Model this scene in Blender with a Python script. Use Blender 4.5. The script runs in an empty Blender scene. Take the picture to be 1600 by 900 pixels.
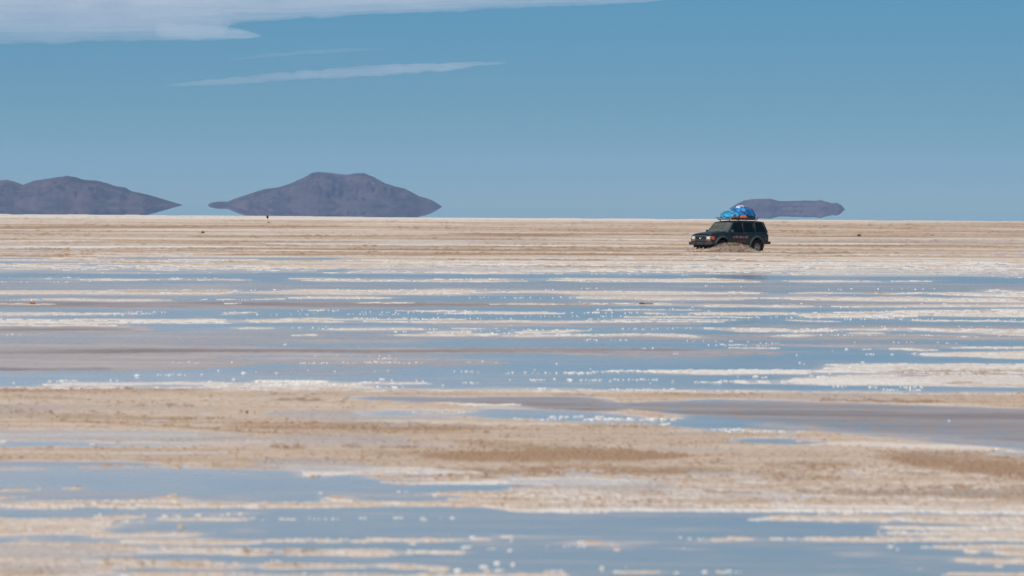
import bpy, bmesh, math, random
import numpy as np
from mathutils import Vector, Matrix, noise as mnoise

random.seed(7)
rng = np.random.default_rng(11)
scene = bpy.context.scene
COL = scene.collection
R = math.radians

# ------------------------------------------------------------------ camera
W_, H_ = 1600.0, 900.0
F = 8889.0                       # focal length in photo pixels (200 mm on 36 mm)
CAMH = 2.60
SLOPE = 0.0065                   # the photo's horizon sinks to the right
HY = 322.4                       # eye level at the middle of the photo
PITCH = (450.0 - HY) / F
cam_d = bpy.data.cameras.new('camera')
cam = bpy.data.objects.new('camera', cam_d)
COL.objects.link(cam)
cam.location = (0, 0, CAMH)
cam.rotation_mode = 'XYZ'
fwd = Vector((0, math.cos(PITCH), -math.sin(PITCH)))
right0 = Vector((1, 0, 0))
up0 = right0.cross(fwd)
ro = math.atan(SLOPE)
right = right0 * math.cos(ro) + up0 * math.sin(ro)
up = -right0 * math.sin(ro) + up0 * math.cos(ro)
cam.matrix_world = Matrix(((right.x, up.x, -fwd.x, 0), (right.y, up.y, -fwd.y, 0), (right.z, up.z, -fwd.z, CAMH), (0, 0, 0, 1)))
cam_d.lens = F / W_ * 36.0
cam_d.sensor_width = 36
cam_d.clip_start = 0.5
cam_d.clip_end = 200000
cam_d.dof.use_dof = True
cam_d.dof.focus_distance = 336
cam_d.dof.aperture_fstop = 5.0
scene.camera = cam


def ground_at(px, py, z=0.0):
    """the point of the flat at height z that the photo shows at a pixel"""
    a, b = (px - 800) / F, (450 - py) / F
    d = fwd + right * a + up * b
    s = (z - CAMH) / d.z
    return Vector((d.x * s, d.y * s, z))


def at_dist(px, py, Y):
    a, b = (px - 800) / F, (450 - py) / F
    d = fwd + right * a + up * b
    s = Y / d.y
    return Vector((d.x * s, Y, CAMH + d.z * s))


def to_pixel(X, Y, Z):
    Z = Z - CAMH
    dx = X * right.x + Y * right.y + Z * right.z
    dy = X * up.x + Y * up.y + Z * up.z
    dz = X * fwd.x + Y * fwd.y + Z * fwd.z
    return 800 + F * dx / dz, 450 - F * dy / dz


# ------------------------------------------------------------------ helpers
def tag(o, label=None, cat=None, group=None, kind=None):
    if label: o['label'] = label
    if cat: o['category'] = cat
    if group: o['group'] = group
    if kind: o['kind'] = kind
    return o


def mesh_np(name, co, quads, mat=None, smooth=True, parent=None):
    me = bpy.data.meshes.new(name)
    n, m = len(co), len(quads)
    me.vertices.add(n)
    me.vertices.foreach_set('co', np.asarray(co, np.float32).ravel())
    me.loops.add(m * 4)
    me.loops.foreach_set('vertex_index', np.asarray(quads, np.int32).ravel())
    me.polygons.add(m)
    me.polygons.foreach_set('loop_start', np.arange(0, m * 4, 4, dtype=np.int32))
    me.polygons.foreach_set('loop_total', np.full(m, 4, np.int32))
    me.polygons.foreach_set('use_smooth', np.full(m, smooth, bool))
    me.update(calc_edges=True)
    o = bpy.data.objects.new(name, me)
    COL.objects.link(o)
    if mat: me.materials.append(mat)
    if parent: o.parent = parent
    return o


def grid_quads(nr, nc):
    i = np.arange(nr - 1)[:, None] * nc + np.arange(nc - 1)[None, :]
    return np.stack([i, i + 1, i + 1 + nc, i + nc], -1).reshape(-1, 4)


def obj(name, bm, mat, parent=None, smooth=True):
    me = bpy.data.meshes.new(name)
    bmesh.ops.recalc_face_normals(bm, faces=bm.faces)
    for f in bm.faces: f.smooth = smooth
    bm.to_mesh(me); bm.free()
    if mat: me.materials.append(mat)
    o = bpy.data.objects.new(name, me)
    COL.objects.link(o)
    if parent: o.parent = parent
    return o


def empty(name, loc, rz=0.0):
    o = bpy.data.objects.new(name, None)
    o.empty_display_size = 0.2
    o.location = loc
    o.rotation_euler = (0, 0, rz)
    COL.objects.link(o)
    return o


def add_box(bm, c, s, bev=0.0, rot=None):
    r = bmesh.ops.create_cube(bm, size=1.0)
    vs = r['verts']
    for v in vs: v.co = Vector((v.co.x * s[0], v.co.y * s[1], v.co.z * s[2]))
    if bev > 0:
        es = list({e for v in vs for e in v.link_edges})
        rb = bmesh.ops.bevel(bm, geom=es, offset=bev, segments=2, affect='EDGES', profile=0.6)
        vs = list({v for f in rb['faces'] for v in f.verts} | {v for v in vs if v.is_valid})
    for v in vs:
        if rot is not None: v.co = rot @ v.co
        v.co += Vector(c)
    return vs


def add_tube(bm, pts, r, seg=8, cap=True):
    pts = [Vector(p) for p in pts]
    rings = []
    for i, p in enumerate(pts):
        d = (pts[min(i + 1, len(pts) - 1)] - pts[max(i - 1, 0)]).normalized()
        a = d.cross(Vector((0, 0, 1)))
        if a.length < 1e-3: a = d.cross(Vector((0, 1, 0)))
        a.normalize(); b = d.cross(a)
        rr = r[i] if isinstance(r, (list, tuple)) else r
        rings.append([bm.verts.new(p + (a * math.cos(2 * math.pi * k / seg) + b * math.sin(2 * math.pi * k / seg)) * rr) for k in range(seg)])
    for i in range(len(rings) - 1):
        for k in range(seg):
            bm.faces.new((rings[i][k], rings[i][(k + 1) % seg], rings[i + 1][(k + 1) % seg], rings[i + 1][k]))
    if cap:
        bm.faces.new(rings[0][::-1]); bm.faces.new(rings[-1])


def add_lathe(bm, prof, c, seg=32):
    """profile of (radius, y) turned round an axis along y"""
    rings = []
    for (r, y) in prof:
        rings.append([bm.verts.new((c[0] + r * math.cos(2 * math.pi * k / seg), c[1] + y, c[2] + r * math.sin(2 * math.pi * k / seg))) for k in range(seg)])
    for i in range(len(rings) - 1):
        for k in range(seg):
            bm.faces.new((rings[i][k], rings[i][(k + 1) % seg], rings[i + 1][(k + 1) % seg], rings[i + 1][k]))


def add_poly(bm, pts, d):
    """a polygon given thickness along vector d"""
    a = [bm.verts.new(p) for p in pts]
    b = [bm.verts.new(Vector(p) + Vector(d)) for p in pts]
    n = len(pts)
    bm.faces.new(a); bm.faces.new(b[::-1])
    for i in range(n):
        bm.faces.new((a[i], b[i], b[(i + 1) % n], a[(i + 1) % n]))


# ---- numpy noise
def hash2(ix, iy, seed):
    h = (ix.astype(np.int64) * 374761393 + iy.astype(np.int64) * 668265263 + seed * 144269504) & 0xffffffff
    h = ((h ^ (h >> 13)) * 1274126177) & 0xffffffff
    h = h ^ (h >> 16)
    return (h & 0xffff).astype(np.float32) / 65535.0


def vnoise(x, y, seed):
    """value noise in -1..1"""
    fx, fy = np.floor(x), np.floor(y)
    ax, ay = (x - fx).astype(np.float32), (y - fy).astype(np.float32)
    ix, iy = fx.astype(np.int64), fy.astype(np.int64)
    ax = ax * ax * (3 - 2 * ax); ay = ay * ay * (3 - 2 * ay)
    a = hash2(ix, iy, seed); b = hash2(ix + 1, iy, seed)
    c = hash2(ix, iy + 1, seed); d = hash2(ix + 1, iy + 1, seed)
    return (a + (b - a) * ax + (c - a) * ay + (a - b - c + d) * ax * ay) * 2 - 1


def sstep(a, b, x):
    t = np.clip((x - a) / (b - a), 0, 1)
    return t * t * (3 - 2 * t)


# ------------------------------------------------------------------ materials
def mat_new(name):
    m = bpy.data.materials.new(name)
    m.use_nodes = True
    nt = m.node_tree
    nt.nodes.clear()
    out = nt.nodes.new('ShaderNodeOutputMaterial')
    return m, nt, nt.nodes, nt.links, out


def principled(name, col, rough=0.5, metal=0.0, coat=0.0, var=0.0, scale=8.0, bump=0.0, bscale=None, spec=0.5, dust=None):
    m, nt, N, L, out = mat_new(name)
    p = N.new('ShaderNodeBsdfPrincipled')
    p.inputs['Base Color'].default_value = (*col, 1)
    p.inputs['Roughness'].default_value = rough
    p.inputs['Metallic'].default_value = metal
    p.inputs['Coat Weight'].default_value = coat
    p.inputs['Coat Roughness'].default_value = 0.12
    p.inputs['Specular IOR Level'].default_value = spec
    tc = N.new('ShaderNodeTexCoord')
    if var > 0 or dust:
        nz = N.new('ShaderNodeTexNoise'); nz.inputs['Scale'].default_value = scale
        nz.inputs['Detail'].default_value = 5; nz.inputs['Roughness'].default_value = 0.65
        L.new(tc.outputs['Object'], nz.inputs['Vector'])
        mr = N.new('ShaderNodeMapRange')
        mr.inputs['From Min'].default_value = 0.3; mr.inputs['From Max'].default_value = 0.7
        mr.inputs['To Min'].default_value = 1 - var; mr.inputs['To Max'].default_value = 1 + var
        L.new(nz.outputs['Fac'], mr.inputs['Value'])
        mx = N.new('ShaderNodeMix'); mx.data_type = 'RGBA'; mx.blend_type = 'MULTIPLY'
        mx.inputs[0].default_value = 1
        mx.inputs[6].default_value = (*col, 1)
        cc = N.new('ShaderNodeCombineColor')
        for k in range(3): L.new(mr.outputs[0], cc.inputs[k])
        L.new(cc.outputs[0], mx.inputs[7])
        last = mx.outputs[2]
        if dust:                                   # dried salt mud thrown up over the lower panels
            sx = N.new('ShaderNodeSeparateXYZ'); L.new(tc.outputs['Object'], sx.inputs[0])
            r2 = N.new('ShaderNodeMapRange'); r2.inputs['From Min'].default_value = 0.95; r2.inputs['From Max'].default_value = 0.45
            L.new(sx.outputs['Z'], r2.inputs['Value'])
            mu = N.new('ShaderNodeMath'); mu.operation = 'MULTIPLY'; L.new(r2.outputs[0], mu.inputs[0]); L.new(nz.outputs['Fac'], mu.inputs[1])
            m2 = N.new('ShaderNodeMix'); m2.data_type = 'RGBA'
            L.new(mu.outputs[0], m2.inputs[0]); L.new(last, m2.inputs[6]); m2.inputs[7].default_value = (*dust, 1)
            last = m2.outputs[2]
        L.new(last, p.inputs['Base Color'])
    if bump > 0:
        bn = N.new('ShaderNodeTexNoise'); bn.inputs['Scale'].default_value = bscale or scale * 3
        bn.inputs['Detail'].default_value = 6
        L.new(tc.outputs['Object'], bn.inputs['Vector'])
        bp = N.new('ShaderNodeBump'); bp.inputs['Strength'].default_value = bump; bp.inputs['Distance'].default_value = 0.02
        L.new(bn.outputs['Fac'], bp.inputs['Height']); L.new(bp.outputs[0], p.inputs['Normal'])
    L.new(p.outputs[0], out.inputs['Surface'])
    return m


def glass(name, tint, gloss=0.06, dust=0.0):
    m, nt, N, L, out = mat_new(name)
    t = N.new('ShaderNodeBsdfTransparent'); t.inputs[0].default_value = (*tint, 1)
    g = N.new('ShaderNodeBsdfGlossy'); g.inputs['Roughness'].default_value = 0.03
    fr = N.new('ShaderNodeFresnel'); fr.inputs['IOR'].default_value = 1.5
    mx = N.new('ShaderNodeMixShader')
    L.new(fr.outputs[0], mx.inputs[0]); L.new(t.outputs[0], mx.inputs[1]); L.new(g.outputs[0], mx.inputs[2])
    d = N.new('ShaderNodeBsdfDiffuse'); d.inputs[0].default_value = (0.5, 0.5, 0.45, 1)
    m2 = N.new('ShaderNodeMixShader')
    nz = N.new('ShaderNodeTexNoise'); nz.inputs['Scale'].default_value = 4
    tc = N.new('ShaderNodeTexCoord'); L.new(tc.outputs['Object'], nz.inputs['Vector'])
    mu = N.new('ShaderNodeMath'); mu.operation = 'MULTIPLY'; mu.inputs[1].default_value = dust * 2
    L.new(nz.outputs['Fac'], mu.inputs[0]); L.new(mu.outputs[0], m2.inputs[0])
    L.new(mx.outputs[0], m2.inputs[1]); L.new(d.outputs[0], m2.inputs[2])
    L.new(m2.outputs[0], out.inputs['Surface'])
    return m


M = {}
M['paint'] = principled('dark_green_paint', (0.005, 0.014, 0.017), 0.4, coat=0.22, spec=0.35, var=0.25, scale=3, dust=(0.07, 0.058, 0.05))
M['flare'] = principled('flare_plastic_lit_pillar', (0.035, 0.05, 0.055), 0.45, var=0.2, scale=6)
M['black'] = principled('black_plastic', (0.012, 0.012, 0.014), 0.6, var=0.2)
M['chassis'] = principled('chassis_metal', (0.018, 0.015, 0.014), 0.8, var=0.3)
M['bumper'] = principled('bumper_steel', (0.03, 0.035, 0.04), 0.45, var=0.25, scale=5)
M['tyre'] = principled('tyre_rubber', (0.02, 0.018, 0.018), 0.85, var=0.3, scale=10, bump=0.4)
M['rim'] = principled('rim_steel', (0.30, 0.28, 0.27), 0.45, metal=0.4, var=0.3, scale=9)
M['chrome'] = principled('chrome', (0.55, 0.56, 0.56), 0.2, metal=1.0)
M['grille'] = principled('grille_dark', (0.018, 0.018, 0.018), 0.5)
M['lamp'] = principled('headlight_glass', (0.62, 0.62, 0.55), 0.12, coat=1.0, spec=0.8)
M['amber'] = principled('indicator_amber', (0.46, 0.06, 0.018), 0.2, coat=1.0)
M['amber_dim'] = principled('lower_lamp_amber', (0.25, 0.07, 0.02), 0.25, coat=1.0)
M['red'] = principled('tail_lamp_red', (0.30, 0.012, 0.01), 0.2, coat=1.0)
M['glass'] = glass('tinted_glass', (0.17, 0.2, 0.21))
M['glass_front'] = glass('clear_glass', (0.50, 0.56, 0.54))
M['wglass'] = glass('windscreen_glass', (0.62, 0.68, 0.64), dust=0.10)
M['seat'] = principled('seat_fabric', (0.06, 0.06, 0.065), 0.9, var=0.2)
M['dash'] = principled('dash_plastic', (0.16, 0.17, 0.16), 0.8, var=0.2)
M['letters'] = principled('faded_pink_lettering', (0.42, 0.20, 0.20), 0.6, var=0.35, scale=14)
M['letters_red'] = principled('faded_red_lettering', (0.19, 0.045, 0.04), 0.6, var=0.35, scale=14)
M['tarp'] = principled('blue_tarp', (0.004, 0.145, 0.40), 0.45, var=0.35, scale=5, bump=0.9, bscale=9)
M['tarp_light'] = principled('light_blue_tarp', (0.03, 0.27, 0.48), 0.45, var=0.35, scale=5, bump=0.5, bscale=9)
M['sack_white'] = principled('white_sack', (0.72, 0.70, 0.76), 0.6, var=0.12, scale=8, bump=0.3)
M['orange'] = principled('orange_fabric', (0.62, 0.13, 0.05), 0.7, var=0.3, scale=8, bump=0.3)
M['dark_bag'] = principled('dark_bag_fabric', (0.05, 0.05, 0.075), 0.85, var=0.3, scale=8, bump=0.3)
M['maroon'] = principled('maroon_bag_fabric', (0.16, 0.035, 0.035), 0.85, var=0.3, scale=8, bump=0.3)
M['rope'] = principled('rope_fibre', (0.03, 0.03, 0.04), 0.9)
M['rack'] = principled('rack_steel', (0.035, 0.022, 0.022), 0.6, var=0.3)
M['skin'] = principled('skin', (0.33, 0.17, 0.11), 0.6, var=0.08)
M['shirt'] = principled('shirt_cloth', (0.30, 0.14, 0.14), 0.9, var=0.1)
M['hair'] = principled('hair', (0.012, 0.009, 0.008), 0.7)
M['post'] = principled('weathered_pole', (0.55, 0.50, 0.44), 0.9, var=0.2)
M['post_dark'] = principled('dark_cloth', (0.015, 0.014, 0.016), 0.9, var=0.2)
M['mud'] = principled('dark_mud', (0.10, 0.065, 0.045), 0.95, var=0.4, scale=14, bump=0.5)
M['mud_orange'] = principled('rusty_mud', (0.30, 0.16, 0.09), 0.95, var=0.4, scale=14, bump=0.5)
M['mud_tan'] = principled('tan_crust', (0.50, 0.37, 0.25), 0.95, var=0.3, scale=14, bump=0.5)
M['salt_lump'] = principled('salt_crystal', (0.80, 0.78, 0.74), 0.6, var=0.08, scale=40, bump=0.4, bscale=60)
M['splash_sheet'] = principled('muddy_sheet', (0.30, 0.21, 0.155), 0.25, var=0.5, scale=7, bump=0.6, bscale=14)
M['splash'] = principled('muddy_spray', (0.50, 0.375, 0.29), 0.32, var=0.6, scale=5)

# ---- salt crust (colour attribute holds how brown / how white the crust itself is)
m, nt, N, L, out = mat_new('salt_crust')
p = N.new('ShaderNodeBsdfPrincipled')
p.inputs['Specular IOR Level'].default_value = 0.25
att = N.new('ShaderNodeAttribute'); att.attribute_name = 'crust'
geo = N.new('ShaderNodeNewGeometry')
sep = N.new('ShaderNodeSeparateColor'); L.new(att.outputs['Color'], sep.inputs[0])
def node_noise(scale, detail=4, rough=0.6, stretch=None):
    nz = N.new('ShaderNodeTexNoise'); nz.inputs['Scale'].default_value = scale
    nz.inputs['Detail'].default_value = detail; nz.inputs['Roughness'].default_value = rough
    if stretch:
        mp = N.new('ShaderNodeMapping'); mp.inputs['Scale'].default_value = stretch
        L.new(geo.outputs['Position'], mp.inputs['Vector']); L.new(mp.outputs[0], nz.inputs['Vector'])
    else:
        L.new(geo.outputs['Position'], nz.inputs['Vector'])
    return nz
def mixc(fac, a, b, mode='MIX'):
    x = N.new('ShaderNodeMix'); x.data_type = 'RGBA'; x.blend_type = mode
    for sock, v in ((x.inputs[0], fac), (x.inputs[6], a), (x.inputs[7], b)):
        if isinstance(v, (int, float)): sock.default_value = v
        elif isinstance(v, tuple): sock.default_value = (*v, 1)
        else: L.new(v, sock)
    return x.outputs[2]
def maprange(v, a, b, c, d):
    r = N.new('ShaderNodeMapRange')
    for k, q in zip(('From Min', 'From Max', 'To Min', 'To Max'), (a, b, c, d)): r.inputs[k].default_value = q
    L.new(v, r.inputs['Value']); return r.outputs[0]
def math_(op, a, b):
    x = N.new('ShaderNodeMath'); x.operation = op
    for sock, v in ((x.inputs[0], a), (x.inputs[1], b)):
        if isinstance(v, (int, float)): sock.default_value = v
        else: L.new(v, sock)
    return x.outputs[0]
BEIGE, WHITE, BROWN, DARK, DAMP = (0.58, 0.41, 0.275), (0.75, 0.69, 0.625), (0.36, 0.225, 0.135), (0.10, 0.062, 0.042), (0.43, 0.395, 0.385)
n_big = node_noise(1.3, 5, 0.6)
n_fine = node_noise(22, 4, 0.7)
n_speck = node_noise(9, 5, 0.75)
c = mixc(maprange(n_big.outputs['Fac'], 0.35, 0.65, 0.0, 0.45), BEIGE, (0.60, 0.44, 0.335))
c = mixc(sep.outputs[1], c, WHITE)
c = mixc(sep.outputs[0], c, BROWN)
c = mixc(sep.outputs[2], c, DAMP)
# grains and clods of brown mud poking out of the crust, more of them where it is brown
sp = maprange(n_speck.outputs['Fac'], 0.60, 0.74, 0.0, 1.0)
spf = math_('MULTIPLY', sp, maprange(sep.outputs[0], 0.05, 0.8, 0.05, 0.75))
c = mixc(spf, c, DARK)
c = mixc(1.0, c, mixc(n_fine.outputs['Fac'], (0.80, 0.79, 0.78), (1.16, 1.16, 1.16)), 'MULTIPLY')
L.new(c, p.inputs['Base Color'])
L.new(maprange(sep.outputs[2], 0.0, 1.0, 0.85, 0.38), p.inputs['Roughness'])
bp = N.new('ShaderNodeBump'); bp.inputs['Strength'].default_value = 0.6; bp.inputs['Distance'].default_value = 0.02
L.new(n_fine.outputs['Fac'], bp.inputs['Height']); L.new(bp.outputs[0], p.inputs['Normal'])
L.new(p.outputs[0], out.inputs['Surface'])
M['crust'] = m

# ---- shallow brine: mirror of the sky over pale mud, ruffled where the wind is on it
m, nt, N, L, out = mat_new('brine')
geo = N.new('ShaderNodeNewGeometry')
att = N.new('ShaderNodeAttribute'); att.attribute_name = 'ripple'
g1 = N.new('ShaderNodeBsdfGlossy')
g1.inputs['Color'].default_value = (0.98, 0.985, 0.99, 1)
lw = N.new('ShaderNodeLayerWeight'); lw.inputs['Blend'].default_value = 0.5
d1 = N.new('ShaderNodeBsdfDiffuse')
nz = N.new('ShaderNodeTexNoise'); nz.inputs['Scale'].default_value = 1.0; nz.inputs['Detail'].default_value = 5; nz.inputs['Roughness'].default_value = 0.7
mp = N.new('ShaderNodeMapping'); mp.inputs['Scale'].default_value = (4.0, 1.0, 1.0)
L.new(geo.outputs['Position'], mp.inputs['Vector']); L.new(mp.outputs[0], nz.inputs['Vector'])
nb = N.new('ShaderNodeTexNoise'); nb.inputs['Scale'].default_value = 0.25; nb.inputs['Detail'].default_value = 4
L.new(geo.outputs['Position'], nb.inputs['Vector'])
sep = N.new('ShaderNodeSeparateColor'); L.new(att.outputs['Color'], sep.inputs[0])
bed_a = N.new('ShaderNodeAttribute'); bed_a.attribute_name = 'bed'
sbed = N.new('ShaderNodeSeparateColor'); L.new(bed_a.outputs['Color'], sbed.inputs[0])
mud_c = mixc(nb.outputs['Fac'], (0.43, 0.36, 0.335), (0.35, 0.295, 0.285))
mud_c = mixc(sbed.outputs[1], mud_c, (0.23, 0.185, 0.175))
mud_c = mixc(sbed.outputs[0], mud_c, (0.56, 0.475, 0.43))
L.new(mud_c, d1.inputs['Color'])
rr = math_('MULTIPLY', sep.outputs[0], maprange(nz.outputs['Fac'], 0.34, 0.66, 0.40, 1.45))
L.new(math_('ADD', math_('MULTIPLY', rr, 0.10), math_('MULTIPLY', sep.outputs[1], 0.085)), g1.inputs['Roughness'])
# share of mud seen through the surface: little on calm brine, more through the ripple fronts, none far out
fac = math_('ADD', math_('MULTIPLY', rr, 0.80), math_('MULTIPLY', sep.outputs[1], math_('ADD', math_('ADD', 0.16, math_('MULTIPLY', math_('SUBTRACT', 1.0, lw.outputs['Facing']), 2.6)), math_('MULTIPLY', sbed.outputs[0], 0.50))))
fac = math_('MINIMUM', fac, 0.92)
mx = N.new('ShaderNodeMixShader')
L.new(fac, mx.inputs[0]); L.new(g1.outputs[0], mx.inputs[1]); L.new(d1.outputs[0], mx.inputs[2])
L.new(mx.outputs[0], out.inputs['Surface'])
M['brine'] = m

# ---- hills
m, nt, N, L, out = mat_new('hill_rock')
geo = N.new('ShaderNodeNewGeometry')
p = N.new('ShaderNodeBsdfPrincipled'); p.inputs['Roughness'].default_value = 0.95; p.inputs['Specular IOR Level'].default_value = 0.1
n1 = node_noise(0.012, 6, 0.62)
n2 = node_noise(0.05, 5, 0.7)
c = mixc(maprange(n1.outputs['Fac'], 0.38, 0.62, 0, 1), (0.036, 0.033, 0.040), (0.105, 0.078, 0.074))
c = mixc(maprange(n2.outputs['Fac'], 0.5, 0.75, 0, 0.6), c, (0.026, 0.03, 0.032))
L.new(c, p.inputs['Base Color']); L.new(p.outputs[0], out.inputs['Surface'])
M['hill'] = m

# ------------------------------------------------------------------ the salt flat
# columns: fine across the view, coarser far to the sides; rows even in 1/Y
t_f = np.linspace(-0.104, 0.104, 1420)
t_s = 0.104 + 0.0003 * (np.exp(np.linspace(0.05, 8.6, 130)) - 1)
T = np.concatenate([-t_s[::-1], t_f, t_s])
v_f = np.arange(13.5, 640, 0.46)
v_n = 640 * np.exp(np.linspace(0.02, 2.2, 40))
VV = np.concatenate([v_f, v_n])
Yr = F * CAMH / VV
GY, GT = np.meshgrid(Yr, T, indexing='ij')
GX = GT * GY
U, V = to_pixel(GX, GY, 0.0)
nr, nc = GX.shape
cell = np.maximum(np.abs(np.gradient(GX, axis=1)), 0.004)
celly = np.abs(np.gradient(GY, axis=0))


def oct(lx, ly, seed, fade=True):
    n = vnoise(GX / lx, GY / ly, seed)
    if fade:
        n = n * np.clip(ly * 1.5 / celly, 0.12, 1) * np.clip(lx / (1.3 * cell), 0.0, 1)
    return n


# jitter of the edges, in the size of the features at each distance
VG = F * CAMH / GY                             # even steps of this are even steps of 1/distance
crumb1 = vnoise(GX / (GY * 0.0009), VG / 2.2, 7)   # crumbs whose size grows with distance, as only the big clods show far out
crumb2 = vnoise(GX / (GY * 0.0004), VG / 1.3, 8)
crumb3 = vnoise(GX / (GY * 0.0025), VG / 2.6, 9)
crumb = crumb1 * 0.5 + crumb2 * 0.45 + crumb3 * 0.45
vj = (crumb * 0.9 + oct(9, 30, 1) * 1.1 + oct(2.5, 8, 2) * 0.9 + oct(0.7, 2.5, 3) * 0.7 + oct(0.16, 0.8, 4) * 0.6)
near_w = np.clip(VV / 250.0, 0.35, 1.3)[:, None]
Vj = V + vj * near_w
Uj = U + (oct(0.8, 3, 5) * 30 + oct(0.2, 1, 6) * 9)

# base: how much salt stands above the brine, by distance
ys = [0, 345, 398, 410, 424, 428, 603, 606, 612, 718, 724, 740, 792, 798, 1000, 1600]
bs = [0.9, 0.9, 0.75, 0.5, 0.3, -0.8, -0.8, 0.0, 1.0, 1.0, 0.7, 0.75, 0.65, -0.75, -0.75, -0.2]
S = np.interp(V - SLOPE * (U - 400) * 0.9, ys, bs).astype(np.float32)
B = np.interp(V, [330, 345, 352, 395, 402, 430, 603, 612, 700, 760, 800, 900], [0.0, 0.06, 0.36, 0.36, 0.20, 0.08, 0.06, 0.25, 0.30, 0.26, 0.14, 0.16]).astype(np.float32)
Wt = np.interp(V, [330, 343, 348, 380, 400, 412, 424, 500, 600, 608, 640, 720, 800, 900], [0.75, 0.6, 0.25, 0.30, 0.30, 0.50, 0.55, 0.55, 0.7, 0.2, 0.2, 0.25, 0.35, 0.3]).astype(np.float32)
Dp = np.zeros_like(S)
RP = np.zeros_like(S)


def stroke(A, x0, y0, x1, y1, h0, h1=None, val=1.0, soft=0.8, ends=0.10, amt=1.0, add=False):
    h1 = h0 if h1 is None else h1
    lo, hi = min(y0 - h0, y1 - h1) - 14 - 2 * soft, max(y0 + h0, y1 + h1) + 14 + 2 * soft
    mid = V[:, nc // 2]
    sel = np.where((mid > lo - 12) & (mid < hi + 12))[0]
    if len(sel) == 0: return
    a, b = sel[0], sel[-1] + 1
    u, v = Uj[a:b], Vj[a:b]
    t = (u - x0) / (x1 - x0)
    yc = y0 + (y1 - y0) * np.clip(t, 0, 1)
    h = h0 + (h1 - h0) * np.clip(t, 0, 1)
    # strokes that reach the frame's edge run on past it
    en = np.clip(ends * 1.7, 0.02, 0.5)
    tl = np.ones_like(t) if x0 <= 0 else np.clip(t / en, 0, 1)
    tr = np.ones_like(t) if x1 >= 1600 else np.clip((1 - t) / en, 0, 1)
    tp = np.sqrt(np.clip(np.minimum(tl, tr), 0, 1))
    dist = np.abs(v - yc) - h * tp
    mk = (1 - sstep(-soft * 0.6, soft * 1.1, dist)) * np.clip(tp * 3, 0, 1) * amt
    if A is S and val > 0:
        val = -0.30 + (val + 0.30) * tp ** 1.2
    if add: A[a:b] += mk * val
    else: A[a:b] += (val - A[a:b]) * mk


def salt(x0, y0, x1, y1, h0, h1=None, val=0.75, **k):
    stroke(S, x0, y0, x1, y1, h0, h1, val, **k)


def wet(x0, y0, x1, y1, h0, h1=None, val=-0.8, **k):
    stroke(S, x0, y0, x1, y1, h0, h1, val, **k)


# --- far streaks
for q in [(0, 403.5, 95, 403.5, 0.9), (0, 409.3, 150, 409.2, 1.5), (150, 404, 400, 403.2, 1.2), (380, 404.2, 545, 404.4, 2.0),
          (1568, 398.5, 1584, 398.5, 1.0), (100, 413.5, 230, 413, 0.5), (840, 402, 880, 401, 0.8), (640, 424, 690, 424, 1.0),
          (440, 428, 560, 420, 0.8), (520, 425, 555, 421, 0.6), (830, 426, 1000, 427, 0.7)]:
    wet(*q)
wet(0, 426.5, 240, 428, 2.0, val=-0.35); wet(230, 430.5, 1000, 432, 1.9, 1.9); wet(980, 432, 1200, 434, 1.2, 1.6)
wet(1050, 428, 1330, 433.5, 1.0, 1.8, val=-0.3); wet(1200, 436, 1360, 437, 1.8)
wet(0, 434.5, 400, 436, 1.2, val=-0.4); wet(1548, 433, 1570, 434, 4.5, soft=1, ends=0.2)
salt(100, 437, 420, 438, 1.7, val=0.45); salt(420, 436, 840, 438.5, 2.6, val=0.6); salt(840, 437, 1200, 439, 2.6, val=0.7); salt(1190, 439.5, 1500, 439.5, 0.9, val=0.3)
wet(320, 440, 500, 441, 1.5)
wet(0, 446.5, 400, 447, 5.6); wet(400, 447.5, 800, 448, 5.6); wet(800, 447.5, 1200, 449, 5.6, 6.2); wet(1200, 448, 1600, 451, 7, 8)
salt(1530, 453, 1600, 457, 2.0, val=0.5)
for q in [(0, 457, 400, 456, 3.1), (390, 456, 800, 456.6, 3.2), (790, 456.4, 1240, 457.5, 2.4, 1.8), (1230, 457.5, 1460, 459, 0.9, 1.2), (1400, 457.5, 1600, 461, 1.3, 3)]:
    salt(*q)
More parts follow.
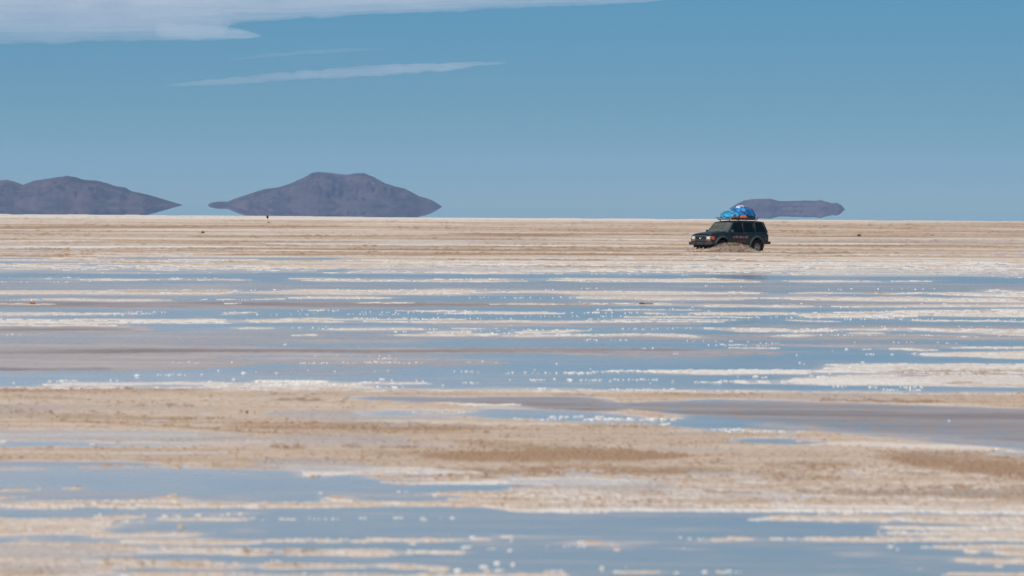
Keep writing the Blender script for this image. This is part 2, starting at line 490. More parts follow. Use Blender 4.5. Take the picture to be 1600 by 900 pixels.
for q in [(10, 468.3, 300, 468.2, 1.2), (300, 468, 470, 467.5, 0.5), (460, 465.3, 620, 465.3, 0.9), (880, 464.5, 1200, 466.6, 1.6, 2.0), (1190, 466.6, 1600, 468.5, 2.2, 3.2),
          (12, 475.4, 86, 475, 0.8), (520, 473.4, 650, 473.6, 0.8), (355, 474.5, 387, 474.4, 0.8), (735, 476, 900, 475.5, 0.6), (900, 475.5, 1050, 474.6, 1.0), (1060, 478, 1300, 478.6, 1.3), (1290, 479, 1600, 477.5, 0.9, 1.6),
          (0, 490, 200, 489.4, 1.5), (180, 490, 240, 489, .6), (335, 489.4, 400, 488.6, 1.6), (465, 485, 530, 485, 0.8), (630, 484.6, 740, 487.0, 0.8, 2.0), (660, 488.5, 882, 489.4, 2.4, 1.8), (930, 484.6, 1095, 483.2, 0.7), (985, 489.3, 1045, 489, 0.8),
          (1080, 490, 1240, 489.6, 2.0), (1220, 489, 1430, 490, 1.0, 3.5), (1380, 489, 1600, 489, 3.5, 6.5), (1250, 494.5, 1430, 494.5, 1.4, 2.6),
          (0, 502, 400, 501, 2.6, 4.0), (390, 501.5, 520, 502.3, 3.2, 1.4), (510, 502.3, 760, 503.5, 0.6), (600, 502.6, 1200, 503.4, 1.5, 1.2), (0, 507, 215, 507.2, 0.7), (400, 498.8, 760, 499, 0.6), (930, 494.8, 1180, 495.4, 0.7), (1200, 500.2, 1320, 503, 0.6), (1420, 500.5, 1600, 502.5, 0.7), (930, 499, 1190, 500, 0.5),
          (355, 513.4, 442, 513.2, 1.5, 0.8), (495, 514.5, 692, 514.2, 1.2), (690, 513.3, 800, 513.6, 0.7), (455, 524, 512, 523.8, 1.0), (585, 523.8, 800, 522.4, 1.2, 2.4), (640, 519.5, 760, 518, 0.8),
          (795, 520, 925, 516.6, 3.6, 1.2), (790, 524, 1060, 522.4, 2.8, 1.6), (1000, 522, 1112, 526.5, 2.2), (1075, 513, 1142, 514.4, 1.3), (1142, 515.5, 1245, 516.2, 2.8), (1220, 519, 1330, 514.5, 1.8, 2.2), (1320, 514.5, 1600, 517.6, 2.6, 3.4), (1310, 521.6, 1400, 522.5, 1.2), (1190, 524.3, 1276, 524.6, 1.2), (1475, 526.9, 1525, 527.3, 0.8), (1540, 521, 1600, 525, 1.4),
          (1100, 538.8, 1160, 538.6, 0.5), (1150, 544, 1236, 544.4, 0.8), (1350, 545.5, 1500, 546.6, 1.2), (1485, 542.6, 1600, 543.4, 1.3), (1440, 553, 1600, 554, 2.4, 4.2), (1535, 558, 1600, 559.5, 1.2, 2.2),
          (1278, 570.4, 1600, 571, 1.2, 2.4), (1015, 579.5, 1110, 580.5, 1.4, 2.4), (1090, 581, 1310, 581.5, 3.2), (1260, 577, 1600, 580, 4, 8.5), (1140, 597, 1215, 596.5, 2.2), (1200, 596.5, 1600, 597, 4.6, 6.5), (1290, 590, 1600, 590, 3, 5)]:
    salt(*q)
for q in [(1190, 587.6, 1330, 587.2, 1.4), (1390, 587.2, 1440, 587, 0.9), (1180, 606.5, 1490, 607.6, 5.4, 3.5), (1440, 603.5, 1600, 606, 1.4, .8), (1430, 614, 1500, 614.2, 0.8)]:
    wet(*q)
# foam-white crust on the near shore of that lagoon
for q in [(40, 602.5, 170, 601.2, 1.6), (70, 600.2, 400, 599.4, 1.8, 2.6), (85, 595.4, 118, 595.2, 0.9), (390, 600, 560, 600.5, 3.2, 3.0), (395, 595.5, 512, 595.5, 1.6), (520, 598.6, 716, 598.8, 1.3), (0, 606.5, 200, 606, 1.0), (300, 603.5, 560, 604, 1.8)]:
    salt(*q)
# --- middle band: the dark ruffled channel to the right and damp patches
wet(545, 620, 1000, 633.5, 1.2, 12.5, soft=2.2); wet(990, 633, 1600, 671, 12.5, 34, soft=2.4)
wet(740, 642, 1010, 656, 7, 9, val=-0.5, soft=2.5); wet(1000, 658, 1250, 672, 7, 9, val=-.55, soft=2)
wet(560, 643.5, 760, 645, 4.5, val=-0.25, soft=2.5); wet(1150, 686, 1300, 690, 3, 6, val=-.5); wet(990, 674.5, 1200, 673, 1.6, val=-.3)
for q in [(680, 628.5, 810, 633, 1.2), (700, 640, 760, 641.5, 0.5), (640, 643.5, 740, 645, 0.6), (800, 654.3, 856, 654.3, 0.8), (910, 654.8, 1000, 655.6, 0.6), (940, 663, 1008, 663.5, 0.9), (1120, 671, 1336, 677.4, 1.4, 0.9), (1200, 682.5, 1352, 682.6, 1.0), (1260, 688, 1298, 688, 0.9), (1560, 707, 1600, 706, 1.2)]:
    salt(*q)
wet(1530, 709, 1600, 709.5, 1.6); wet(0, 694, 190, 694, 6, 4, val=-0.7, soft=2.0); wet(170, 695, 430, 690.5, 3.0, 1.0, val=-0.45, soft=2.0); wet(140, 709.5, 400, 705.5, 1.2, val=-0.4, soft=1.2)
wet(238, 657, 260, 657, 1.6, val=-.5); wet(288, 646, 322, 646, .8, val=-.4); wet(300, 657.5, 320, 657, .7, val=-.4)
wet(-200, 681, 330, 679, 3, 2, val=-0.05, soft=3); pass
# --- the lower lagoons
wet(0, 752, 310, 751.5, 31, 30, soft=1.2); wet(290, 754, 500, 760, 30, 25, soft=1.2, ends=0.04); wet(470, 759, 790, 769, 25, 12, soft=1.5, ends=0.15); wet(700, 757, 868, 757.4, 4.5, 1.0, soft=1.2)
for q in [(0, 734.0, 72, 732.0, 1.0), (78, 730.4, 400, 727.5, 0.8), (290, 727.5, 480, 729.0, 1.6, 3.0), (560, 745, 830, 742.5, 1.6, 4.5), (590, 753, 830, 751, 1.6, 3.2), (672, 770, 900, 768, 2.0, 7.5), (690, 778, 860, 776, 1.2, 4.0), (0, 766, 84, 764.4, 1.0), (0, 775.5, 12, 776, 1.4), (100, 764.2, 136, 764, 0.7), (36, 776, 50, 775.4, 1.0)]:
    salt(*q)
wet(0, 798, 410, 797, 7, 9); wet(390, 799, 800, 796, 10, 7)
for q in [(0, 790.5, 160, 791, 2.8, 2.4), (150, 791.3, 400, 789.5, 2.0), (390, 789.4, 610, 786.5, 3.0), (600, 786.5, 860, 784.5, 2.8),
          (0, 822, 190, 820, 14, 11), (150, 806.5, 240, 806, 1.6), (240, 809, 400, 810.5, 0.9), (160, 814, 192, 812, 5), (150, 835, 182, 834, 4),
          (0, 866, 250, 866, 19, 15), (0, 893, 210, 893, 14), (160, 836, 300, 834, 2.0), (200, 846, 420, 846, 3.5, 3.0), (390, 843.3, 740, 841.2, 2.6, 2.0), (730, 841, 782, 840.6, 1.2), (230, 858, 460, 861.5, 5.0, 4.6), (440, 861, 625, 861, 4.4, 4.0), (610, 861.4, 735, 861, 2.6, 2.0),
          (130, 880, 400, 882.5, 5.5, 4.6), (390, 883.5, 680, 885, 4.2, 3.6), (660, 887, 705, 888, 3.6), (150, 899.5, 660, 899.5, 5.4), (640, 898, 830, 899, 3.5, 2.0), (800, 897, 905, 898.5, 1.6), (776, 890.5, 790, 890.5, 1.6),
          (800, 795, 1000, 796, 3.0), (1165, 807.4, 1400, 808.5, 3.0, 4.5), (1380, 809, 1600, 813.5, 5, 6), (1350, 824.4, 1600, 824.5, 1.2, 3.0), (1360, 832, 1600, 833.5, 1.6, 3.8), (1245, 841.4, 1600, 842.5, 2.2, 3.4), (1090, 841.4, 1172, 841.8, 1.3), (1196, 841.6, 1250, 841.6, .9), (1440, 854.6, 1600, 852.5, 1.2, 2.4), (1500, 860.6, 1530, 862, 1.6), (1545, 862.5, 1600, 864, 2.4, 4), (1460, 874, 1600, 876.5, 1.8, 3.6), (1548, 885, 1568, 885.4, 1.4), (1450, 898, 1600, 898.5, 1.8),
          (862, 891.5, 882, 891.5, 1.5), (952, 893, 1032, 892.5, 0.9), (1124, 892.6, 1142, 893, 1.6), (904, 847, 932, 847.4, 1.2), (945, 857, 958, 857, 1.4)]:
    salt(*q)
wet(1180, 803.4, 1370, 804.6, 1.2); wet(0, 841.5, 185, 840, 2.6, 1.6); wet(120, 869.5, 420, 872, 2.6, 4.0); wet(400, 873, 800, 872, 5, 6); wet(160, 891, 640, 889.5, 2.2, 2.8, val=-.6)
wet(190, 826, 300, 826, 4, val=-0.3, soft=3); wet(1500, 847.5, 1600, 848, 2.6)
wet(800, 852, 1600, 858, 2, amt=0.0)

# --- the brown mud showing through the crust
def brown(x0, y0, x1, y1, h0, amp, soft=2.0, h1=None):
    stroke(B, x0, y0, x1, y1, h0, h1, amp * (1.25 if y0 > 605 else 1.0), soft=soft * (2.6 if y0 > 605 and h0 > 2.5 else 1.0), add=True, ends=0.3)
for q in [(0, 356, 560, 353.5, 1.0, .55), (0, 372, 160, 371.6, .7, .5), (300, 369.3, 900, 368.3, .9, .6), (700, 365, 1100, 367.2, .9, .6), (830, 360, 1100, 360.5, .7, .4), (0, 361.5, 400, 361, .6, .35), (0, 389.5, 400, 391, .7, .55), (400, 389, 1000, 391, .8, .5), (300, 398.2, 800, 398, .9, .85), (790, 397.4, 1080, 398.4, .8, .6), (0, 399.5, 130, 399, .9, .75), (420, 408, 1100, 405.5, .7, .5), (150, 411, 420, 410, .5, .5), (0, 417.5, 260, 417.6, .6, .45), (800, 417, 1060, 418, .6, .5),
          (1200, 353.5, 1600, 362, 1.2, .35), (1200, 369.4, 1600, 370, .8, .55), (1240, 378, 1520, 378.4, .9, .4), (1200, 384, 1600, 382, .8, .4), (1225, 396, 1345, 395, 1.3, .75), (1240, 402.5, 1320, 402.5, 1, .4), (1080, 407, 1120, 407, .5, .7), (1130, 408, 1200, 409, .5, .6), (1170, 425, 1260, 425.5, .4, .9), (1100, 438, 1200, 439, .4, .6), (860, 439, 1030, 439, .4, .5), (1225, 456, 1255, 456, .6, 1.0), (1320, 457, 1400, 458.5, .5, .9), (1565, 469, 1600, 469, .6, 1.0), (180, 456, 360, 455, .8, .4), (895, 475, 925, 475.6, .7, .9), (1430, 494, 1460, 494, .7, .9),
          (0, 610, 350, 611, 2.0, .4), (170, 609, 280, 609.5, 1.2, .45), (0, 622, 130, 624, 2, .25), (250, 633, 300, 636, 2, .2), (400, 624.3, 530, 624.3, .8, .9), (0, 645, 300, 656, 3, .25), (60, 655, 560, 682, 1.2, .4), (360, 664, 760, 669, 5, .4), (760, 663, 1100, 668, 3, .2), (680, 690, 1000, 704, 4, .35), (640, 712, 1090, 712, 8, .5), (870, 709, 1080, 712, 4, .35), (620, 736, 1160, 734, 8, .45), (420, 698, 480, 699, 1.4, .55), (520, 695, 545, 696, 2, .45), (585, 696.6, 645, 697, 1.4, .85), (640, 743, 720, 743, .7, .7), (740, 744.5, 785, 745, .8, .9),
          (1100, 690, 1200, 692, 1.5, .25), (1340, 712, 1600, 730, 14, .32), (1370, 717, 1480, 724, 5, .45), (1480, 728, 1600, 742, 12, .35), (1210, 726, 1350, 728, 6, .25), (1150, 737, 1300, 750, 4, .3), (1250, 768, 1600, 779, 4, .4), (1400, 765, 1600, 768, 3, .35), (1080, 768, 1200, 768, 1, .35), (1260, 626, 1480, 629, 1.0, .75), (1265, 625, 1290, 625, 1.5, .5), (1340, 583, 1600, 583, 4, .5), (1480, 598, 1520, 598, .8, .8), (1500, 545, 1545, 545.5, 1.4, .6), (1520, 611, 1560, 612, 1.2, .5), (860, 619, 930, 620, 1.5, .4), (1000, 616, 1180, 618, 2, .2),
          (395, 861, 535, 861, 2.2, .5), (430, 861, 450, 861, 1.5, .4), (0, 815, 60, 814, 2, .2), (120, 890, 0, 897, 6, .15), (380, 862, 398, 862, 2, .7)]:
    brown(*q)
# white crust rims
def white(x0, y0, x1, y1, h0, amp, soft=1.5):
    stroke(Wt, x0, y0, x1, y1, h0, None, amp, soft=soft, ends=0.2)
    stroke(B, x0, y0, x1, y1, h0, None, 0.0, soft=soft, ends=0.2)
for q in [(0, 386.3, 420, 385.6, 1.0, .95), (0, 376.8, 150, 376, 1.0, .8), (380, 380.5, 1050, 384, 1.6, .85), (560, 379, 760, 380, 1, .9), (1200, 380, 1420, 382, .8, .6), (800, 374, 1080, 375, .8, .6), (0, 359.5, 600, 359, .6, .6), (500, 349, 1000, 351, .8, .55), (400, 741, 600, 731, 6, .8), (400, 726, 760, 738, 5, .65), (640, 755, 900, 752, 3, .7), (780, 750, 1010, 752, 6, .7), (820, 796, 1300, 800, 4, .9), (1200, 793, 1600, 802, 6, .65), (700, 628, 812, 634, 2, .9), (1200, 690, 1600, 703, 3, .6), (560, 655, 900, 662, 3, .4), (0, 682, 400, 680, 5, .45), (1230, 570, 1600, 573, 3, .85), (1100, 580, 1330, 581, 4, .95), (1200, 597, 1420, 597, 5, .85)]:
    white(*q)
def damp(x0, y0, x1, y1, h0, amp, soft=3.0):
    stroke(Dp, x0, y0, x1, y1, h0, None, amp, soft=soft, ends=0.25)
for q in [(0, 680, 420, 682, 8, .6), (400, 645, 740, 650, 7, .6), (0, 637, 330, 638, 3, .35), (380, 722, 620, 728, 10, .5), (420, 682, 620, 684, 4, .6), (300, 690, 700, 692, 5, .4), (800, 753, 1040, 758, 8, .5), (900, 767, 1300, 776, 6, .25), (1180, 770, 1600, 772, 3, .3), (500, 660, 760, 664, 2, .35), (0, 860, 240, 868, 10, .5), (0, 885, 160, 890, 8, .35), (1050, 735, 1200, 743, 3, .4), (1040, 700, 1160, 704, 2, .4), (1400, 768, 1560, 775, 3, .4), (400, 615, 900, 621, 2, .2), (440, 422, 900, 421, 3, .5), (0, 420, 400, 421, 2, .3), (0, 387, 100, 391, 2, .4), (1200, 424, 1600, 428, 4, .4), (400, 379, 900, 379, 1.5, .3), (1200, 376, 1600, 378, 1.5, .4)]:
    damp(*q)
# where wind ruffles the brine
def ripple(x0, y0, x1, y1, h0, amp, soft=3.0, h1=None):
    stroke(RP, x0, y0, x1, y1, h0, h1, amp, soft=soft, ends=0.35)
for q in [(0, 447, 1600, 449, 5, .32), (0, 475.5, 1000, 476, 5, .7), (800, 474, 1600, 474, 4, .35), (0, 463, 700, 463, 1.5, .35), (700, 459.5, 1300, 461, 1, .5), (0, 514, 260, 514, 6, .7), (0, 520, 1000, 529, 5, .4, 3, 4), (0, 532, 700, 535, 3, .55), (0, 548, 520, 549, 9, .75), (300, 549, 1050, 547, 4, .85), (850, 551, 1250, 551, 6, .6), (0, 568, 420, 566, 13, .65), (380, 563, 820, 566, 9, .45), (400, 580, 620, 580, 8, .22), (800, 528, 1600, 528, 4, .5), (1150, 539, 1500, 540, 3, .45), (1150, 509, 1600, 512, 3, .5), (640, 506, 1100, 507, 2.5, .45), (1200, 472, 1600, 475, 2.5, .45),
          (560, 621, 1000, 630, 2, .75, 2, 10), (980, 632, 1600, 655, 10, .8, 3, 18), (740, 634, 1050, 644, 2.5, 1.0, 1.5, 3.5), (980, 646, 1600, 652, 3, 1.0), (1350, 668, 1600, 682, 9, .75), (1180, 660, 1420, 664, 5, .5), (1150, 662, 1600, 690, 3, .7, 4, 12), (1440, 696, 1600, 700, 3, .3), (0, 724, 300, 723, 3, .35), (0, 772, 420, 777, 6, .25), (480, 771, 700, 772, 3, .3), (880, 803, 1200, 806, 3, .15), (1400, 820, 1600, 822, 4, .15)]:
    ripple(*q)

DK = np.zeros_like(S)
for q in [(560, 621, 1000, 629, 1.5, 8), (980, 632, 1600, 664, 9, 27)]:
    stroke(DK, q[0], q[1], q[2], q[3], q[4], q[5], 0.62, soft=5, ends=0.2)
for q in [(740, 629, 1050, 641, 4, 4.5), (1020, 643, 1600, 652, 4, 5), (0, 475.5, 1000, 476, 3, 3), (0, 549, 520, 546, 3, 2.5), (300, 548, 1100, 547, 2.5, 2.5), (0, 513, 200, 513, 3, 3), (0, 577, 160, 577, 2, 2)]:
    stroke(DK, q[0], q[1], q[2], q[3], q[4], q[5], 1.0, soft=2.5, ends=0.3)
RP = np.clip(np.maximum(RP * np.interp(V, [440, 500, 610, 620], [1.1, 1.3, 1.3, 1.0]), DK * 0.9), 0, 1)
# --- streaks and crumbs that no stroke describes
streak = oct(60, 60, 21) * 0.16 + oct(14, 16, 22) * 0.26 + oct(4, 6, 23) * 0.26 + oct(1.2, 2.2, 24) * 0.22 + oct(0.35, 0.8, 25) * 0.16
fine = vnoise(GX / (GY * 0.0016), VG / 1.1, 10) * 0.6 + vnoise(GX / (GY * 0.006), VG / 1.2, 11) * 0.6 + vnoise(GX / (GY * 0.03), VG / 1.5, 12) * 0.7
S += crumb * np.interp(V, [340, 395, 430, 605, 620, 720, 740, 900], [0.05, 0.2, 0.36, 0.36, 0.1, 0.12, 0.45, 0.5])
def box(A, kr, kc):
    c = np.cumsum(np.pad(A, ((kr + 1, kr), (0, 0)), 'edge'), 0); A = (c[2 * kr + 1:] - c[:-2 * kr - 1]) / (2 * kr + 1)
    c = np.cumsum(np.pad(A, ((0, 0), (kc + 1, kc)), 'edge'), 1); return (c[:, 2 * kc + 1:] - c[:, :-2 * kc - 1]) / (2 * kc + 1)
Sb = box(S.astype(np.float64), 12, 70)
dots = vnoise(GX / (GY * 0.00065), VG / 1.5, 13) + 0.5 * vnoise(GX / (GY * 0.007), VG / 1.6, 14)
S += np.where(S < -0.4, 1, 0) * sstep(0.70, 0.95, dots) * np.clip((Sb + 0.74) * 4, 0, 1) * 1.0 * np.interp(V, [395, 425, 605, 615], [0, 0.8, 0.5, 0])
S += (vnoise(GX / (GY * 0.012), VG / 7, 15) * 0.5 + vnoise(GX / (GY * 0.004), VG / 4, 16) * 0.35) * np.interp(V, [600, 720, 790, 900], [0, 0.1, 0.55, 0.6])
S += fine * np.interp(V, [340, 398, 425, 605, 615, 640, 720, 740, 900], [0.0, 0.3, 0.55, 0.45, 0.1, 0.06, 0.1, 0.5, 0.6])
S += streak * np.interp(V, [340, 395, 425, 600, 612, 720, 900], [0.5, 0.7, 0.85, 0.55, 0.55, 0.7, 0.85])
lines = vnoise(GX / 120, VG / 2.4, 31) * 0.5 + vnoise(GX / 45, VG / 1.3, 32) * 0.55 + vnoise(GX / 16, VG / 1.1, 33) * 0.45 + vnoise(GX / 5, VG / 1.0, 35) * 0.35
farw = np.interp(V, [338, 347, 392, 420, 470], [0.15, 0.75, 0.75, 0.5, 0.1])
B += lines * 0.66 * farw
Wt += vnoise(GX / 70, F * CAMH / GY / 1.5, 34) * 0.35 * farw
tone = oct(5, 9, 41) * 0.5 + oct(1.3, 3, 42) * 0.35 + oct(0.4, 1.0, 43) * 0.3
B += tone * 0.30 * np.interp(V, [400, 600, 612, 900], [0.3, 0.3, 1, 0.7])
spk = np.clip(crumb1 * 0.55 + crumb2 * 0.7 + vnoise(GX / (GY * 0.006), VG / 5, 44) * 0.5 - 0.42, 0, 1)
B += spk * 1.6 * np.clip(B + 0.12, 0, 1) * np.interp(V, [345, 395, 430, 605, 620, 900], [0.7, 0.7, 0.35, 0.35, 1.0, 0.7])
B += (crumb1 * 0.10 + crumb2 * 0.12) * np.interp(V, [345, 430, 605, 620], [0.8, 0.4, 0.4, 1])
# crust close to the waterline is clean white salt
Dp = Dp + (1 - sstep(0.0, 0.45, S)) * 0.6 * np.interp(V, [600, 615, 900], [0, 0.9, 0.8])
banks = (vnoise(GX / (GY * 0.16), VG / 5, 48) * 0.5 + vnoise(GX / (GY * 0.09), VG / 2.2, 49) * 0.45 + vnoise(GX / (GY * 0.035), VG / 1.2, 50) * 0.3) * np.interp(V, [400, 440, 600, 615, 900], [0.3, 0.5, 0.5, 1, 0.8])
B += np.clip(banks, 0, 1) * 0.38
Wt += np.clip(-banks, 0, 1) * np.interp(V, [600, 615, 740, 780], [0.5, 0.28, 0.3, 0.5])
Dp = np.clip(Dp + np.clip(oct(6, 12, 46) * 0.5 + oct(1.5, 4, 47) * 0.4 - 0.22, 0, 1) * 1.2 * np.interp(V, [340, 400, 605, 620, 900], [0.3, 0.5, 0.2, 0.8, 0.6]), 0, 1)
rim = sstep(0.0, 0.1, S) * (1 - sstep(0.15, 0.75, S))
rimw = np.interp(V, [345, 400, 430, 603, 625, 720, 760, 900], [0.0, 0.4, 0.95, 0.95, 0.25, 0.3, 0.6, 0.45])
Wt = np.clip(Wt + rim * rimw, 0, 1)
B = np.clip(B - rim * rimw * 0.8, 0, 1)

# land ends in the shimmering mirage some 1.4 km out
edge_v = np.interp(U, [-3000, 0, 300, 700, 1140, 1600, 4000], [334, 334.6, 336.6, 340.0, 342.6, 345.6, 346]) + oct(30, 9999, 51, False) * 0.25 + vnoise(GX / 6, GY * 0, 52) * 0.35
S = np.where(V < edge_v, -0.9, S)

# how much of the pale bed shows through the brine: shallow next to the crust, streaky elsewhere
Sb2 = box(S.astype(np.float64), 5, 22)
stk = vnoise(GX / (GY * 0.030), VG / 1.7, 17) * 0.45 + vnoise(GX / (GY * 0.011), VG / 1.2, 18) * 0.35 + vnoise(GX / (GY * 0.085), VG / 4.5, 19) * 0.45
BED = np.clip(0.85 * sstep(-0.85, 0.15, Sb2) + np.clip(stk * 0.75 + 0.06, 0, 1) * np.interp(V, [400, 430, 600, 615, 900], [0.85, 0.85, 0.65, 0.6, 0.6]), 0, 1) * (V > edge_v)
DK = np.clip(DK * (0.85 + 0.55 * (vnoise(GX / (GY * 0.05), VG / 2.5, 20) * 0.6 + vnoise(GX / (GY * 0.015), VG / 1.3, 27) * 0.5)), 0, 1)
BED *= 1 - 0.75 * DK
sm = sstep(-0.10, 0.45, S)
lump = (oct(0.5, 0.9, 61) * 0.35 + crumb1 * 0.5 + crumb2 * 0.4 + crumb3 * 0.3)
hgt = np.interp(V, [340, 400, 430, 520, 605, 720, 900], [0.016, 0.012, 0.007, 0.006, 0.006, 0.005, 0.004])
rough_amp = np.interp(V, [340, 400, 430, 520, 605, 625, 720, 745, 900], [0.02, 0.016, 0.011, 0.009, 0.008, 0.004, 0.004, 0.006, 0.005])
GZ = -0.024 + (0.024 + hgt) * sm + sm * (lump * rough_amp + oct(7, 7, 64) * 0.007)
# brown churned crust is rougher still
GZ += sm * np.clip(B - 0.30, 0, 0.6) * (crumb1 * 0.010 + crumb2 * 0.014 + oct(0.22, 0.6, 65) * 0.016)
GZ = np.where(S > 0.30, np.maximum(GZ, 0.003), GZ)      # firm crust never dips under the brine
co = np.stack([GX, GY, GZ], -1).reshape(-1, 3)
ground = mesh_np('ground', co, grid_quads(nr, nc)[:, ::-1], M['crust'])
tag(ground, kind='structure')
ca = ground.data.attributes.new('crust', 'FLOAT_COLOR', 'POINT')
rgba = np.stack([np.clip(B, 0, 1), np.clip(Wt, 0, 1), np.clip(Dp , 0, 1), np.ones_like(B)], -1).astype(np.float32)
ca.data.foreach_set('color', rgba.ravel())

# a plain salt bed below the brine that runs on to the horizon all round
bm = bmesh.new()
bmesh.ops.create_grid(bm, x_segments=40, y_segments=40, size=24000)
bed = obj('terrain', bm, M['crust'], smooth=False)
bed.location = (0, 0, -0.12)
tag(bed, kind='structure')

# the brine: one level sheet, dense enough near the view to carry the wind pattern
ti = np.unique(np.concatenate([np.arange(0, nc, 4), [nc - 1]]))
ri = np.unique(np.concatenate([np.arange(0, nr, 2), [nr - 1]]))
wx, wy = GX[np.ix_(ri, ti)], GY[np.ix_(ri, ti)]
wr = np.clip(RP[np.ix_(ri, ti)], 0, 1)
nearf = np.interp(wy, [300, 900, 1250], [1, 0.5, 0])
co = np.stack([wx, wy, np.zeros_like(wx)], -1).reshape(-1, 3)
colr = np.stack([wr, nearf, np.zeros_like(wr), np.ones_like(wr)], -1).reshape(-1, 4)
qd = grid_quads(len(ri), len(ti))[:, ::-1]
# carry the sheet on to the horizon (far rows: a mirror added for the mirage) and behind and beside the camera
n0 = len(co)
ncw = len(ti)
far = np.stack([np.sign(wx[0]) * np.minimum(np.abs(T[ti]) * 23900, 23900), np.full(ncw, 23900.0), np.zeros(ncw)], -1)
co = np.concatenate([co, far]); colr = np.concatenate([colr, np.tile([0, 0, 0, 1], (ncw, 1))])
k = np.arange(ncw - 1)
qd = np.concatenate([qd, np.stack([k, k + 1, n0 + k + 1, n0 + k], -1)])
bk = np.stack([wx[-1], np.full(ncw, -2000.0), np.zeros(ncw)], -1)
n1_ = len(co); lastrow = (len(ri) - 1) * ncw
co = np.concatenate([co, bk]); colr = np.concatenate([colr, np.tile([0, 1, 0, 1], (ncw, 1))])
qd = np.concatenate([qd, np.stack([n1_ + k, n1_ + k + 1, lastrow + k + 1, lastrow + k], -1)])
water = mesh_np('water', co, qd, M['brine'], smooth=False)  # brine near by; past the land an added mirror imitates the hot-air mirage
tag(water, kind='structure')
wa = water.data.attributes.new('ripple', 'FLOAT_COLOR', 'POINT')
wa.data.foreach_set('color', colr.astype(np.float32).ravel())
bedc = np.zeros((len(co), 4), np.float32); bedc[:, 3] = 1
bedc[:n0, 0] = BED[np.ix_(ri, ti)].ravel(); bedc[:n0, 1] = DK[np.ix_(ri, ti)].ravel()
wb = water.data.attributes.new('bed', 'FLOAT_COLOR', 'POINT'); wb.data.foreach_set('color', bedc.ravel())


# ------------------------------------------------------------------ hills on the horizon
def hill(prof, Y, depth, seed, label):
    px = np.array([q[0] for q in prof], float)
    hy = np.array([q[1] for q in prof], float)
    # eye level at each px is HY + SLOPE*(px-800); heights above the flat
    hz = np.maximum((HY + SLOPE * (px - 800) - hy) * Y / F + CAMH, 0)
    hz[0] = hz[-1] = 0.0
    X = (px - 800) * Y / F
    n = 420; mrows = 90
    xs = np.linspace(X[0], X[-1], n)
    pz = np.interp(xs, X, hz)
    yy = np.linspace(-1, 1, mrows)
    gx, gy = np.meshgrid(xs, yy)
    hw = depth * np.sqrt(np.clip(pz / pz.max(), 0.03, 1))          # the hill is as deep as it is high
    wy_ = Y + gy * hw[None, :]
    cross = np.clip(1 - np.abs(gy) ** 1.35, 0, 1)
    gul = vnoise(gx / 34, wy_ / 120, seed) * 0.5 + vnoise(gx / 13, wy_ / 60, seed + 1) * 0.35 + vnoise(gx / 70, wy_ / 260, seed + 2) * 0.9
    z = pz[None, :] * (cross + gul * 0.42 * cross * (1 - cross) * 2.0) + vnoise(gx / 5, wy_ / 5, seed + 4) * 0.9 * cross * np.clip(pz / 20, 0, 1)[None, :]
    z = np.clip(z, 0, None)
    z[0, :] = -3; z[-1, :] = -3
    o = mesh_np('hill', np.stack([gx, wy_, z], -1).reshape(-1, 3), grid_quads(mrows, n), M['hill'])
    tag(o, label, 'hill', kind='structure')
    return o

hill([(-140, 318.5), (-110, 303), (-70, 292), (-30, 285), (0, 282), (10, 281), (20, 283), (35, 289), (50, 283), (60, 281), (75, 280), (90, 276.5), (105, 274.6), (118, 277), (130, 281), (150, 282), (165, 286), (180, 291), (195, 293), (205, 299), (230, 304), (250, 310), (270, 316), (279, 318.4), (284, 321)],
     18000, 420, 71, 'broad mauve hill at the left edge of the horizon')
hill([(324, 320.6), (328, 317), (340, 315), (355, 315), (370, 309), (395, 301), (415, 295), (435, 293), (455, 286), (475, 277), (487, 270), (495, 268.5), (515, 270), (540, 273), (555, 270.5), (567, 270.5), (580, 275), (600, 286), (615, 291), (632, 295), (655, 307), (670, 311), (683, 318), (690, 322.6)],
     19000, 430, 81, 'tall twin-topped mauve hill floating over the mirage left of centre')
hill([(1139, 325.8), (1144, 322.5), (1150, 319), (1156, 315.8), (1163, 312.8), (1172, 311.2), (1190, 310.6), (1203, 310.4), (1216, 314), (1235, 314.2), (1252, 313.5), (1275, 313.6), (1280, 312.2), (1290, 315), (1300, 317.8), (1306, 316.5), (1313, 320), (1319, 326.5)],
     20500, 230, 91, 'low flat-topped mauve hill on the horizon behind the loaded vehicle')


